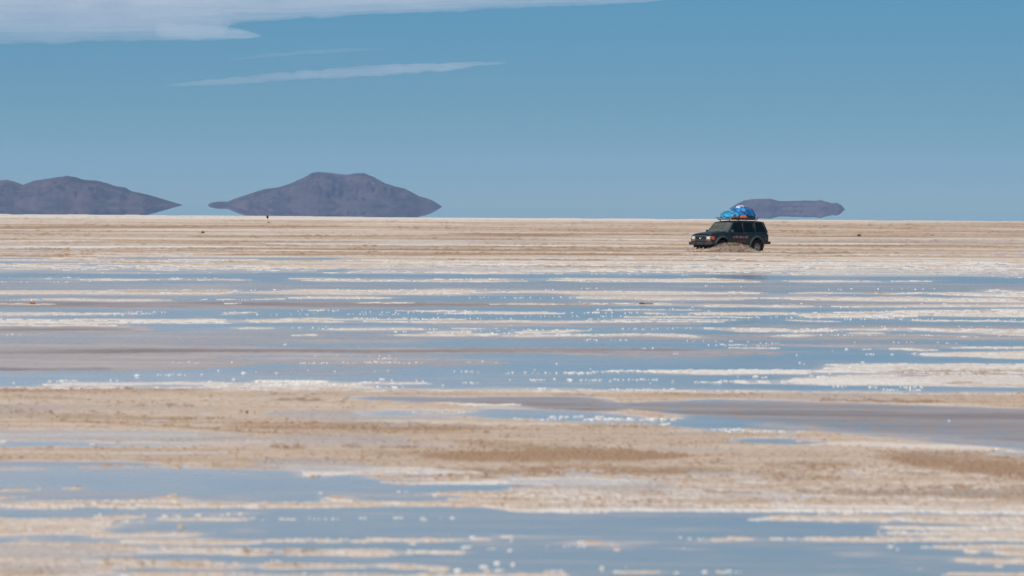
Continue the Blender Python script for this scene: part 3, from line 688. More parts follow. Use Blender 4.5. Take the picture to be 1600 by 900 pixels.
# ------------------------------------------------------------------ clouds
def cloud(pts, Y, dmax, dens, seed, label, sx=1.0, soft=1.0, ex=0.8):
    """pts: (px, upper py, lower py) along the cloud; depth swells towards its middle"""
    px = np.array([q[0] for q in pts], float)
    n, mrows = 360, 61
    ps = np.linspace(px[0], px[-1], n)
    upy = np.interp(ps, px, [q[1] for q in pts]); lpy = np.interp(ps, px, [q[2] for q in pts])
    # lay the outline out in metres at the cloud's own distance
    xs = (ps - 800) * Y / F
    eye = HY + SLOPE * (ps - 800)
    zt = (eye - upy) * Y / F; zb = (eye - lpy) * Y / F
    s = np.linspace(-1, 1, mrows)
    mid, half = (zt + zb) / 2, (zt - zb) / 2 + 0.5
    gx = np.repeat(xs[None, :], mrows, 0)
    gz = mid[None, :] + s[:, None] * half[None, :]
    wob = vnoise(gx / (90 * sx), s[:, None] * 2 + gx * 0, seed + 5) * 9 + vnoise(gx / (25 * sx), s[:, None] * 3 + gx * 0, seed + 6) * 4
    gz = gz + wob * np.clip(half / 40, 0.1, 1)[None, :]
    along = np.clip(np.minimum(np.arange(n), np.arange(n)[::-1]) / (n * 0.18), 0, 1)[None, :]
    prof = np.clip(1 - np.abs(s[:, None]) ** 1.6, 0, 1) ** ex
    nz_ = 1.1 + 0.40 * vnoise(gx / (500 * sx) + gz / 120, gz / 30 - gx / 900, seed) + 0.36 * vnoise(gx / (240 * sx) + gz / 60, gz / 13 - gx / 420, seed + 1) + 0.26 * vnoise(gx / (110 * sx), gz / 7 - gx / 230, seed + 2)
    d = dmax * prof * np.sqrt(along) * np.clip(nz_, 0.08, None)
    d[0, :] = 0; d[-1, :] = 0; d[:, 0] = 0; d[:, -1] = 0
    front = np.stack([gx, Y - d, gz], -1).reshape(-1, 3)
    back = np.stack([gx, Y + d, gz], -1).reshape(-1, 3)
    q = grid_quads(mrows, n)
    m, nt, N, L, out = mat_new('cloud_vapour')
    pv = N.new('ShaderNodeVolumeScatter')
    pv.inputs['Color'].default_value = (1.0, 0.955, 0.92, 1)
    pv.inputs['Density'].default_value = dens
    pv.inputs['Anisotropy'].default_value = 0.0
    L.new(pv.outputs[0], out.inputs['Volume'])
    bmx = mesh_np('cloud', np.concatenate([front, back]), np.concatenate([q, q[:, ::-1] + mrows * n]), m)
    b = bmesh.new(); b.from_mesh(bmx.data)
    bmesh.ops.remove_doubles(b, verts=b.verts, dist=0.01)
    bmesh.ops.recalc_face_normals(b, faces=b.faces)
    b.to_mesh(bmx.data); b.free()
    tag(bmx, label, 'cloud')
    return bmx

CY = 42000
cloud([(-1500, 30, 34), (-1150, -20, 50), (-800, -80, 60), (-420, -120, 64), (-200, -150, 72), (0, -150, 70), (100, -150, 67), (200, -150, 64), (300, -150, 62), (345, -140, 60), (350, -140, 42), (420, -130, 31), (600, -120, 22), (800, -100, 13), (1000, -70, 3), (1150, -40, -10)], CY, 1500, 0.00062, 101,
      'broad grey-white cloud bank across the upper left of the sky', 2.2, ex=0.6)
cloud([(240, 37, 60), (300, 38, 62), (340, 40, 61), (370, 44, 60), (405, 53, 58)], CY + 4200, 700, 0.0005, 141,
      'ragged pale cloud fringe under the grey cloud bank at the upper left', 1.2)
cloud([(255, 132.5, 134.5), (300, 127, 133.5), (380, 119, 130), (480, 109, 124), (560, 103.5, 119), (640, 99, 114.5), (700, 97, 110), (740, 97, 102), (790, 96.6, 98.8)], CY, 620, 0.00068, 121,
      'long thin white cloud streak above the twin-topped hill', 1.0)
cloud([(350, 92.5, 94.5), (420, 83, 88.5), (480, 78.5, 84), (540, 75.6, 80), (600, 75.2, 77)], CY, 260, 0.0003, 131,
      'faint short wisp of cloud between the cloud bank and the long streak', 1.0)

# ------------------------------------------------------------------ haze
bm = bmesh.new()
add_box(bm, (0, 10500, 99), (48200, 27400, 202))
m, nt, N, L, out = mat_new('haze_air')
pv = N.new('ShaderNodeVolumePrincipled')
pv.inputs['Color'].default_value = (0.42, 0.62, 1.0, 1)
pv.inputs['Density'].default_value = 0.000014
pv.inputs['Anisotropy'].default_value = 0.0
L.new(pv.outputs[0], out.inputs['Volume'])
hz = obj('haze', bm, m, smooth=False)
tag(hz, kind='stuff')

# ------------------------------------------------------------------ the vehicle
HEAD = math.pi + R(43)                        # nose to the left and towards the camera
rl = ground_at(1180.5, 394.2)                   # where the rear wheel on our side stands
c_, s_ = math.cos(HEAD), math.sin(HEAD)
def loc2w(x, y): return Vector((c_ * x - s_ * y, s_ * x + c_ * y, 0))
base = rl - loc2w(-1.43, 0.80)
base.z = -0.16                                # sunk to the rims in the slush
car = empty('off_road_vehicle', base, HEAD)
CZ = 1.08
car.scale = (1, 1, CZ)
tag(car, 'dark green four-wheel-drive vehicle with a loaded roof rack driving through muddy brine', 'off-road vehicle')

AX, AR, AZ = 1.43, 0.53, 0.43                 # axle x, arch radius, axle height
def zlow(x):
    z = 0.50
    if x > 1.9: z = 0.50 + (x - 1.9) * 0.25
    if x < -1.95: z = 0.52 + (-1.95 - x) * 0.28
    for ax in (AX, -AX):
        d = abs(x - ax)
        if d < AR: z = max(z, AZ + math.sqrt(AR * AR - d * d))
    return z
def ztop(x):
    if x > 0.97: return float(np.interp(x, [0.97, 1.6, 2.05, 2.2, 2.29], [1.215, 1.165, 1.11, 1.07, 1.0]))
    return float(np.interp(x, [-2.42, -2.36, 0.97], [1.14, 1.215, 1.215]))
def hw(x, z):
    w = float(np.interp(z, [0.45, 0.62, 0.85, 1.0, 1.14, 1.22], [0.865, 0.905, 0.925, 0.925, 0.905, 0.885]))
    w -= 0.10 * max(0.0, (x - 1.55) / 0.74) ** 2
    w -= 0.05 * max(0.0, (-x - 1.9) / 0.52) ** 2
    return w

bm = bmesh.new()
stations = sorted(set([round(-2.42 + i * 0.0471, 4) for i in range(101)] + [AX - AR, AX + AR, -AX - AR, -AX + AR, 2.27, 2.29]))
rings = []
for x in stations:
    z0, z1 = zlow(x), ztop(x)
    pts = []
    for k in range(9):
        z = z0 + (z1 - z0) * k / 8
        w = hw(x, z) - (0.05 if k == 8 else 0.012 if k == 7 else 0)
        pts.append((x, w, z))
    top = [(x, hw(x, z1) * q, z1 + 0.018 + 0.012 * (1 - q * q)) for q in (0.82, 0.45, 0.0, -0.45, -0.82)]
    loop = pts + top + [(a, -b, c3) for a, b, c3 in reversed(pts)]
    rings.append([bm.verts.new(q) for q in loop])
nL = len(rings[0])
for i in range(len(rings) - 1):
    for k in range(nL):
        bm.faces.new((rings[i][k], rings[i][(k + 1) % nL], rings[i + 1][(k + 1) % nL], rings[i + 1][k]))
bm.faces.new(rings[0]); bm.faces.new(rings[-1][::-1])
obj('body', bm, M['paint'], car)

# bonnet: a raised panel over the nose
bm = bmesh.new()
hs = [1.0, 1.2, 1.4, 1.6, 1.8, 2.0, 2.1, 2.18]
rr_ = []
for x in hs:
    rr_.append([bm.verts.new((x, hw(x, 1.1) * q * 0.86, ztop(x) + 0.034 + 0.022 * (1 - abs(q) ** 3))) for q in (-1, -0.7, -0.35, 0, 0.35, 0.7, 1)])
for i in range(len(hs) - 1):
    for k in range(6): bm.faces.new((rr_[i][k], rr_[i][k + 1], rr_[i + 1][k + 1], rr_[i + 1][k]))
r = bmesh.ops.extrude_face_region(bm, geom=list(bm.faces))
for v in [g for g in r['geom'] if isinstance(g, bmesh.types.BMVert)]: v.co.z -= 0.03
obj('bonnet', bm, M['paint'], car)

bm = bmesh.new()                               # frame and underbody
add_box(bm, (0, 0, 0.62), (4.1, 1.05, 0.26))
for ax in (AX, -AX): add_tube(bm, [(ax, -0.78, AZ), (ax, 0.78, AZ)], 0.06)
obj('underbody', bm, M['chassis'], car, smooth=False)

# roof
def yside(z): return 0.872 - (z - 1.22) / 0.6 * 0.135
bm = bmesh.new()
rs = [0.40, 0.34, 0.2, -0.3, -0.9, -1.5, -1.95, -2.10, -2.16]
rz_ = [1.785, 1.815, 1.84, 1.862, 1.866, 1.862, 1.85, 1.83, 1.79]
rings = []
for x, z in zip(rs, rz_):
    lo = [(x, yside(1.80) * q, 1.775) for q in (-1, 1)]
    up_ = [(x, 0.745 * q, z - 0.05 * abs(q) ** 4) for q in (1, 0.9, 0.55, 0, -0.55, -0.9, -1)]
    rings.append([bm.verts.new(q) for q in [lo[0], lo[1]] + up_])
nL = len(rings[0])
for i in range(len(rings) - 1):
    for k in range(nL): bm.faces.new((rings[i][k], rings[i][(k + 1) % nL], rings[i + 1][(k + 1) % nL], rings[i + 1][k]))
bm.faces.new(rings[0]); bm.faces.new(rings[-1][::-1])
obj('roof', bm, M['paint'], car)


def side_panel(bm, poly, sgn, off=0.0, th=0.03):
    pts = [Vector((x, sgn * (yside(z) + off), z)) for x, z in poly]
    if sgn < 0: pts = pts[::-1]
    add_poly(bm, pts, (0, -sgn * th, 0))

for sgn in (1, -1):
    bm = bmesh.new(); side_panel(bm, [(0.99, 1.21), (0.90, 1.21), (0.31, 1.78), (0.40, 1.78)], sgn, 0.0, 0.06)
    obj('windscreen_pillar', bm, M['paint'] if sgn < 0 else M['flare'], car, False)  # near pillar lighter than its twin: sun highlight put into the colour
    bm = bmesh.new(); side_panel(bm, [(-1.25, 1.21), (-1.37, 1.21), (-1.37, 1.78), (-1.25, 1.78)], sgn, 0.0, 0.05)
    obj('rear_pillar', bm, M['paint'], car, False)
    bm = bmesh.new(); side_panel(bm, [(-2.22, 1.21), (-2.40, 1.21), (-2.15, 1.78), (-2.02, 1.78)], sgn, 0.0, 0.06)
    obj('tail_pillar', bm, M['paint'], car, False)
    bm = bmesh.new(); side_panel(bm, [(-1.37, 1.23), (-2.215, 1.23), (-2.03, 1.765), (-1.37, 1.765)], sgn, -0.012, 0.006)
    qw = obj('quarter_window', bm, M['glass'], car, False)
    bm = bmesh.new()
    for a, b in (((-1.375, 1.225), (-1.375, 1.775)), ((-1.375, 1.77), (-2.03, 1.77)), ((-2.03, 1.77), (-2.215, 1.225)), ((-2.215, 1.225), (-1.375, 1.225))):
        add_tube(bm, [(a[0], sgn * (yside(a[1]) + 0.002), a[1]), (b[0], sgn * (yside(b[1]) + 0.002), b[1])], 0.013, 6)
    obj('window_trim', bm, M['flare'], qw)

# windscreen and rear window
def cross_panel(bm, x0, z0, x1, z1, y0, y1, th):
    n = Vector((z1 - z0, 0, x0 - x1)).normalized() * th
    add_poly(bm, [Vector((x0, -y0, z0)), Vector((x0, y0, z0)), Vector((x1, y1, z1)), Vector((x1, -y1, z1))], n)
bm = bmesh.new(); cross_panel(bm, 0.965, 1.235, 0.375, 1.785, 0.82, 0.70, -0.008)
ws = obj('windscreen', bm, M['wglass'], car, False)
for ya, yb in ((-0.3, 0.2), (0.25, 0.72)):
    bm = bmesh.new(); add_tube(bm, [(1.0, ya, 1.25), (0.93, yb, 1.29)], 0.012, 6)
    obj('wiper', bm, M['black'], ws)
bm = bmesh.new(); cross_panel(bm, -2.385, 1.235, -2.15, 1.78, 0.80, 0.68, 0.008)
obj('rear_window', bm, M['glass'], car, False)
bm = bmesh.new(); add_box(bm, (0.99, 0, 1.222), (0.14, 1.62, 0.05), 0.015)
obj('cowl', bm, M['black'], car)

# doors on both sides, each with its pane, frame and handle
def door(x0, x1, win, frame, sgn, hx):
    nx, nz2 = 26, 9
    bm = bmesh.new(); g = []
    for i in range(nx + 1):
        x = x0 + (x1 - x0) * i / nx
        zl = zlow(x) + 0.035
        if zl > 0.56: zl += 0.04
        zl = max(zl, 0.56)
        g.append([(x, sgn * (hw(x, zl + (1.205 - zl) * k / nz2) + 0.007), zl + (1.205 - zl) * k / nz2) for k in range(nz2 + 1)])
    va = [[bm.verts.new(q) for q in row] for row in g]
    for i in range(nx):
        for k in range(nz2): bm.faces.new((va[i][k], va[i + 1][k], va[i + 1][k + 1], va[i][k + 1]))
    r = bmesh.ops.extrude_face_region(bm, geom=list(bm.faces))
    for v in [q for q in r['geom'] if isinstance(q, bmesh.types.BMVert)]: v.co.y -= sgn * 0.03
    d = obj('door', bm, M['paint'], car)
    bm = bmesh.new()
    for i in range(len(frame)):
        a, b = frame[i], frame[(i + 1) % len(frame)]
        add_tube(bm, [(a[0], sgn * (yside(a[1]) - 0.004), a[1]), (b[0], sgn * (yside(b[1]) - 0.004), b[1])], 0.024, 6)
    obj('window_frame', bm, M['paint'], d)
    bm = bmesh.new(); side_panel(bm, win, sgn, -0.016, 0.006)
    obj('window', bm, M['glass_front'] if x0 > 0 and sgn < 0 else M['glass'], d, False)
    bm = bmesh.new(); add_box(bm, (hx, sgn * (hw(hx, 1.06) + 0.022), 1.06), (0.15, 0.03, 0.04), 0.01)
    obj('handle', bm, M['black'], d)
    return d
FW = [(0.83, 1.235), (-0.30, 1.235), (-0.30, 1.755), (0.33, 1.755)]
RW = [(-0.40, 1.235), (-1.22, 1.235), (-1.22, 1.755), (-0.40, 1.755)]
for sgn in (1, -1):
    door(0.92, -0.33, FW, [(0.87, 1.215), (-0.325, 1.215), (-0.325, 1.77), (0.32, 1.77)], sgn, -0.2)
    door(-0.355, -1.30, RW, [(-0.375, 1.215), (-1.235, 1.215), (-1.235, 1.77), (-0.375, 1.77)], sgn, -1.12)
    bm = bmesh.new(); add_box(bm, (-0.05, sgn * 0.84, 0.47), (1.7, 0.12, 0.05), 0.015)
    obj('running_board', bm, M['black'], car)
    # mirror
    bm = bmesh.new(); add_box(bm, (0.74, sgn * 1.03, 1.29), (0.10, 0.20, 0.15), 0.035)
    mi = obj('side_mirror', bm, M['flare'], car)
    bm = bmesh.new(); add_tube(bm, [(0.76, sgn * 0.85, 1.24), (0.75, sgn * 0.98, 1.27)], 0.022, 6)
    obj('mirror_arm', bm, M['black'], mi)
    # wheel arch flares
    for ax in (AX, -AX):
        bm = bmesh.new(); rows = []
        for i in range(25):
            a = R(-4) + (math.pi + R(8)) * i / 24
            row = []
            for rr2, o2 in ((AR - 0.02, -0.02), (AR - 0.01, 0.075), (AR + 0.045, 0.06), (AR + 0.10, 0.002)):
                x = ax + math.cos(a) * rr2; z = AZ + math.sin(a) * rr2
                row.append(bm.verts.new((x, sgn * (hw(x, max(z, 0.5)) + o2), z)))
            rows.append(row)
        for i in range(24):
            for k in range(3): bm.faces.new((rows[i][k], rows[i + 1][k], rows[i + 1][k + 1], rows[i][k + 1]))
        obj('wheel_arch', bm, M['flare'], car)
        bm = bmesh.new()
        add_box(bm, (ax - 0.50, sgn * 0.80, 0.40), (0.02, 0.26, 0.34), 0.004)
        obj('mud_flap', bm, M['black'], car)
        # wheels
        wl = empty('wheel', (ax, sgn * 0.80, AZ - 0.02)); wl.parent = car
        bm = bmesh.new()
        prof = [(0.215, -0.11), (0.30, -0.125), (0.375, -0.122), (0.405, -0.10), (0.412, -0.05), (0.412, 0.05), (0.405, 0.10), (0.375, 0.122), (0.30, 0.125), (0.215, 0.11)]
        add_lathe(bm, prof, (0, 0, 0), 40)
        for k in range(30):                    # tread blocks
            a = 2 * math.pi * k / 30
            add_box(bm, (0.412 * math.cos(a), 0.055 * (1 if k % 2 else -1), 0.412 * math.sin(a)), (0.022, 0.09, 0.05), 0.0, Matrix.Rotation(-a, 3, 'Y'))
        obj('tyre', bm, M['tyre'], wl)
        bm = bmesh.new()
        add_lathe(bm, [(0.218, sgn * 0.112), (0.205, sgn * 0.118), (0.195, sgn * 0.06), (0.15, sgn * 0.05), (0.10, sgn * 0.085), (0.06, sgn * 0.095), (0.055, sgn * 0.125), (0.0005, sgn * 0.125)], (0, 0, 0), 36)
        add_lathe(bm, [(0.218, -sgn * 0.11), (0.19, -sgn * 0.05), (0.0005, -sgn * 0.05)], (0, 0, 0), 24)
        rim = obj('rim', bm, M['rim'], wl)
        for k in range(6):
            a = 2 * math.pi * k / 6 + 0.3
            bm = bmesh.new()
            add_lathe(bm, [(0.026, 0.0), (0.026, sgn * 0.004), (0.0005, sgn * 0.004)], (0.165 * math.cos(a), sgn * 0.056, 0.165 * math.sin(a)), 10)
            obj('vent_hole', bm, M['black'], rim)

# nose: grille, lamps, bumper
bm = bmesh.new()
add_box(bm, (2.295, 0, 0.915), (0.03, 0.88, 0.20), 0.008)
gr = obj('grille', bm, M['grille'], car)
for z in (0.85, 0.893, 0.937, 0.98):
    bm = bmesh.new(); add_box(bm, (2.318, 0, z), (0.014, 0.84, 0.012))
    obj('grille_slat', bm, M['black'], gr, False)
bm = bmesh.new()
for z in (0.805, 1.027): add_box(bm, (2.305, 0, z), (0.04, 0.94, 0.022), 0.005)
for y in (-0.455, 0.455): add_box(bm, (2.305, y, 0.916), (0.04, 0.022, 0.198), 0.005)
obj('grille_surround', bm, M['chrome'], gr)
bm = bmesh.new()
def oval(bm, cy, cz, ry, rz2, x, t):
    add_tube(bm, [(x, cy + ry * math.cos(2 * math.pi * k / 20), cz + rz2 * math.sin(2 * math.pi * k / 20)) for k in range(21)], t, 6, False)
oval(bm, 0, 0.917, 0.085, 0.058, 2.33, 0.010); oval(bm, 0, 0.917, 0.030, 0.054, 2.331, 0.008); oval(bm, 0, 0.942, 0.058, 0.024, 2.331, 0.008)
obj('emblem', bm, M['chrome'], gr)
for sgn in (1, -1):
    bm = bmesh.new(); add_box(bm, (2.285, sgn * 0.615, 0.922), (0.06, 0.285, 0.185), 0.02)
    hl = obj('headlight', bm, M['lamp'], car)
    bm = bmesh.new()
    oval(bm, sgn * 0.615, 0.922, 0.135, 0.085, 2.317, 0.008)
    obj('headlight_ring', bm, M['chrome'], hl)
    bm = bmesh.new()
    pts = [(2.300, 0.770), (2.255, 0.835), (2.16, 0.868), (2.05, 0.888), (2.05, 0.83), (2.2, 0.78)]
    a = [Vector((x, sgn * y, 0.84)) for x, y in pts]
    add_poly(bm, a if sgn > 0 else a[::-1], (0, 0, 0.17))
    obj('indicator', bm, M['amber'], car, False)
    bm = bmesh.new(); add_box(bm, (2.285, sgn * 0.64, 0.765), (0.05, 0.33, 0.07), 0.012)
    obj('lower_lamp', bm, M['amber_dim'], car)
bm = bmesh.new()
add_box(bm, (2.30, 0, 0.625), (0.16, 1.84, 0.17), 0.035)
add_box(bm, (2.19, 0.885, 0.625), (0.34, 0.09, 0.17), 0.03); add_box(bm, (2.19, -0.885, 0.625), (0.34, 0.09, 0.17), 0.03)
fb = obj('front_bumper', bm, M['bumper'], car)
for y in (-0.33, 0.33):
    bm = bmesh.new(); add_box(bm, (2.384, y, 0.64), (0.012, 0.24, 0.06), 0.004)
    obj('bumper_slot', bm, M['black'], fb)
bm = bmesh.new(); add_box(bm, (2.05, 0, 0.50), (0.3, 1.3, 0.12), 0.03)
obj('skid_plate', bm, M['chassis'], car)
bm = bmesh.new()
add_box(bm, (-2.50, 0, 0.66), (0.15, 1.84, 0.15), 0.03); add_box(bm, (-2.42, 0.9, 0.66), (0.26, 0.08, 0.15), 0.02); add_box(bm, (-2.42, -0.9, 0.66), (0.26, 0.08, 0.15), 0.02)
obj('rear_bumper', bm, M['black'], car)
for sgn in (1, -1):
    bm = bmesh.new(); add_box(bm, (-2.42, sgn * 0.80, 0.98), (0.03, 0.14, 0.26), 0.01)
    obj('tail_lamp', bm, M['red'], car)

# worn lettering on the doors, too faint to read: rows of letter-sized strokes
def marks(x0, x1, z0, z1, n, mat, seed):
    rnd = random.Random(seed)
    stp = (x1 - x0) / n; h = z1 - z0
    words = [list(range(0, 4)), list(range(5, 9)), list(range(10, n))] if n > 10 else [list(range(0, 4)), list(range(5, n))]
    for wd_ in words:
        bm = bmesh.new()
        for i in wd_:
            xa, w = x0 + i * stp, stp * 0.74
            def bar(cx, cz, sx, sz): add_box(bm, (cx, hw(cx, cz) + 0.013, cz), (abs(sx), 0.004, sz))
            bar(xa, (z0 + z1) / 2, 0.028, h)
            if rnd.random() < 0.75: bar(xa + w * 0.5, z1 - 0.014, w, 0.026)
            if rnd.random() < 0.55: bar(xa + w * 0.5, (z0 + z1) / 2, w * 0.9, 0.022)
            if rnd.random() < 0.55: bar(xa + w * 0.5, z0 + 0.014, w, 0.026)
            if rnd.random() < 0.6: bar(xa + w * 0.95, (z0 + z1) / 2 + rnd.choice((-.25, 0, .25)) * h * 0.5, 0.026, h * rnd.choice((0.5, 1.0)))
        obj('lettering', bm, mat, car, False)
marks(0.56, -0.66, 0.915, 1.03, 12, M['letters'], 3)
marks(0.36, -0.54, 0.66, 0.80, 7, M['letters_red'], 5)

# cabin
bm = bmesh.new(); add_box(bm, (0.80, 0, 1.10), (0.36, 1.5, 0.24), 0.05)
obj('dashboard', bm, M['dash'], car)
bm = bmesh.new()
cw = Vector((0.50, 0.40, 1.18)); ax1 = Vector((0, 1, 0)); ax2 = Vector((-0.42, 0, 0.9)).normalized()
add_tube(bm, [cw + ax1 * 0.18 * math.cos(2 * math.pi * k / 24) + ax2 * 0.18 * math.sin(2 * math.pi * k / 24) for k in range(25)], 0.016, 6, False)
add_tube(bm, [cw - ax1 * 0.18, cw + ax1 * 0.18], 0.014, 6); add_tube(bm, [cw, cw + Vector((0.2, 0, -0.1))], 0.02, 6)
obj('steering_wheel', bm, M['black'], car)
for (sx, sy, wd) in ((-0.15, 0.40, 0.5), (-0.15, -0.40, 0.5), (-1.05, 0, 1.3)):
    bm = bmesh.new()
    add_box(bm, (sx + 0.06, sy, 0.92), (0.52, wd, 0.16), 0.05)
    add_box(bm, (sx - 0.27, sy, 1.2), (0.14, wd, 0.56), 0.05, Matrix.Rotation(R(-12), 3, 'Y'))
    for hy2 in ((sy,) if wd < 1 else (-0.4, 0.4)): add_box(bm, (sx - 0.36, hy2, 1.55), (0.09, 0.26, 0.17), 0.04)
    obj('seat', bm, M['seat'], car)

# roof rack
bm = bmesh.new()
RX0, RX1, RYW, RZ0, RZ1 = 0.22, -1.68, 0.70, 1.915, 1.995
def sag(x): return 0.0
for y in (-RYW, RYW):
    add_tube(bm, [(RX0 + 0.16, y * 0.92, RZ1 + 0.03), (RX0, y, RZ1), (-0.7, y, RZ1 - 0.012), (RX1, y, RZ1), (RX1 - 0.15, y * 0.95, RZ1 + 0.05)], 0.022, 8)
    add_tube(bm, [(RX0, y, RZ0), (RX1, y, RZ0)], 0.020, 8)
    for k in range(6):
        x = RX0 + (RX1 - RX0) * k / 5
        add_tube(bm, [(x, y, RZ0), (x, y, RZ1)], 0.014, 6)
for k in range(12):
    x = RX0 + (RX1 - RX0) * k / 11
    add_tube(bm, [(x, -RYW, RZ0), (x, RYW, RZ0)], 0.016, 6)
for x in (RX0, RX1): add_tube(bm, [(x, -RYW, RZ1), (x, RYW, RZ1)], 0.022, 8)
rack = obj('roof_rack', bm, M['rack'], car)
for (x, y) in [(a, b) for a in (0.02, -0.75, -1.5) for b in (0.70, -0.70)]:
    bm = bmesh.new(); add_box(bm, (x, y, 1.875), (0.07, 0.04, 0.11), 0.008)
    obj('rack_foot', bm, M['chrome'], rack)


# ------------------------------------------------------------------ the load on the rack
def world(x, y, z): return base + loc2w(x, y) + Vector((0, 0, z * CZ))
def bundle(name, c, s, mat, seed, label, cat, amp=0.10, freq=3.2, flat=0.35, rz=0.0, sub=5, skew=0.0, ropes=()):
    bm = bmesh.new()
    bmesh.ops.create_icosphere(bm, subdivisions=sub, radius=1.0)
    off = Vector((seed * 3.1, seed * 1.7, seed * 0.9))
    for v in bm.verts:
        d = v.co.normalized()
        q = Vector((d.x * s[0], d.y * s[1], d.z * s[2]))
        n = mnoise.fractal(q * freq + off, 0.9, 2.1, 4)
        rdg = 1 - abs(mnoise.noise(q * freq * 1.7 + off * 2))            # folds
        p2 = Vector((math.copysign(abs(d.x) ** 0.75, d.x) * s[0], math.copysign(abs(d.y) ** 0.75, d.y) * s[1], d.z * s[2]))
        p2 += d * (n * amp + (rdg - 0.6) * amp * 0.9)
        p2.z += skew * p2.x
        if p2.z < -s[2] * flat: p2.z = -s[2] * flat
        v.co = p2
    zmin = min(v.co.z for v in bm.verts)
    for v in bm.verts: v.co.z -= zmin
    o = obj(name, bm, mat)
    o.location = world(*c); o.rotation_euler = (0, 0, HEAD + rz)
    tag(o, label, cat)
    for xr in ropes:
        vs = [v.co for v in o.data.vertices if abs(v.co.x - xr) < 0.05]
        pts = []
        for k in range(25):
            a = math.pi * k / 24
            best = max(vs, key=lambda q: (q.y * math.cos(a) + q.z * math.sin(a) * 1.2) - abs(q.x - xr))
            pts.append(Vector((xr, best.y * 1.02, best.z + 0.008)))
        pts = [p for i, p in enumerate(pts) if i == 0 or (p - pts[i - 1]).length > 0.02]
        bm = bmesh.new(); add_tube(bm, pts, 0.013, 6)
        obj('rope', bm, M['rope'], o)
    return o
zb = RZ0 + 0.018
bundle('tarp_bundle', (-1.14, 0.04, zb + 0.06), (0.64, 0.60, 0.40), M['tarp'], 3, 'tall crumpled bright blue tarp bundle at the rear of the roof rack', 'tarp bundle', 0.12, 4.2, 0.5, skew=0.10, ropes=(-0.3, 0.05, 0.36))
bundle('tarp_bundle', (-0.17, -0.06, zb + 0.05), (0.42, 0.58, 0.24), M['tarp_light'], 8, 'low light blue tarp bundle at the front of the roof rack', 'tarp bundle', 0.10, 4.6, 0.6, skew=-0.22, ropes=(-0.15, 0.2))
bundle('sack', (-0.90, 0.02, zb + 0.605), (0.22, 0.22, 0.09), M['sack_white'], 5, 'white sack tied on top of the blue load', 'sack', 0.03, 5.0, 0.5, sub=4, skew=-0.15)
bundle('duffel_bag', (-0.62, 0.52, zb), (0.34, 0.13, 0.135), M['orange'], 11, 'orange bag wedged between the two blue bundles on the rack', 'bag', 0.03, 6.0, 0.7, sub=4)
bundle('duffel_bag', (0.0, 0.56, zb), (0.34, 0.13, 0.11), M['maroon'], 14, 'dark maroon bag under the light blue bundle at the rack edge', 'bag', 0.03, 6.0, 0.7, sub=4)
bundle('duffel_bag', (-1.25, 0.55, zb), (0.36, 0.13, 0.10), M['dark_bag'], 17, 'dark grey bag under the tall blue bundle at the rack edge', 'bag', 0.03, 6.0, 0.7, sub=4)

# ------------------------------------------------------------------ the driver
def person_mesh():
    V_, E_, R_ = [], [], []
    def add(p, r, parent=None):
        V_.append(p); R_.append(r)
        if parent is not None: E_.append((parent, len(V_) - 1))
        return len(V_) - 1
    pel = add((0, 0, 0.0), 0.15)
    wa_ = add((-0.06, 0, 0.18), 0.135, pel); ch = add((-0.10, 0, 0.38), 0.155, wa_)
    nk = add((-0.11, 0, 0.52), 0.065, ch); hd0 = add((-0.09, 0, 0.60), 0.075, nk); hd = add((-0.075, 0, 0.68), 0.095, hd0); hd2 = add((-0.08, 0, 0.76), 0.075, hd)
    add((0.022, 0, 0.665), 0.018, hd)                         # nose
    for sg in (1, -1):
        add((-0.08, sg * 0.098, 0.67), 0.02, hd)              # ears
        sh = add((-0.10, sg * 0.19, 0.44), 0.072, ch)
        el = add((0.10, sg * 0.26, 0.26), 0.048, sh)
        wr_ = add((0.34, sg * 0.17, 0.345), 0.030, el)
        pm = add((0.40, sg * 0.165, 0.365), 0.034, wr_)
        for k in range(4):                                    # fingers curled round the wheel rim
            dz = 0.03 - 0.02 * k
            a = add((0.445, sg * 0.15, 0.365 + dz), 0.010, pm); b = add((0.465, sg * 0.135, 0.38 + dz), 0.009, a); add((0.45, sg * 0.115, 0.39 + dz), 0.008, b)
        a = add((0.41, sg * 0.135, 0.375), 0.011, pm); add((0.435, sg * 0.115, 0.38), 0.009, a)
        hp = add((0.05, sg * 0.10, -0.01), 0.10, pel)
        kn = add((0.44, sg * 0.14, 0.06), 0.068, hp); an = add((0.66, sg * 0.12, -0.27), 0.045, kn); add((0.78, sg * 0.12, -0.29), 0.04, an)
    me = bpy.data.meshes.new('person'); me.from_pydata(V_, E_, [])
    o = bpy.data.objects.new('person', me); COL.objects.link(o)
    md = o.modifiers.new('skin', 'SKIN')
    for i, r in enumerate(R_): me.skin_vertices[0].data[i].radius = (r, r)
    me.skin_vertices[0].data[0].use_root = True
    o.modifiers.new('sub', 'SUBSURF').levels = 1
    dg = bpy.context.evaluated_depsgraph_get(); dg.update()
    m2 = bpy.data.meshes.new_from_object(o.evaluated_get(dg))
    o.modifiers.clear(); o.data = m2
    m2.materials.clear(); m2.materials.append(M['skin']); m2.materials.append(M['shirt'])
    for f in m2.polygons:
        f.use_smooth = True
        c0 = f.center
        f.material_index = 1 if (c0.z < 0.52 and not (c0.x > 0.30 and c0.z > 0.3)) else 0
    return o
drv = person_mesh()
drv.location = world(-0.03, 0.40, 1.04); drv.rotation_euler = (0, 0, HEAD)
tag(drv, 'driver in a reddish shirt seated behind the wheel, hands on the rim', 'person')
bm = bmesh.new()
bmesh.ops.create_uvsphere(bm, u_segments=20, v_segments=12, radius=0.112)
for v in bm.verts:
    v.co = Vector((v.co.x * 0.98 - 0.095, v.co.y * 0.95, v.co.z * 0.92 + 0.735))
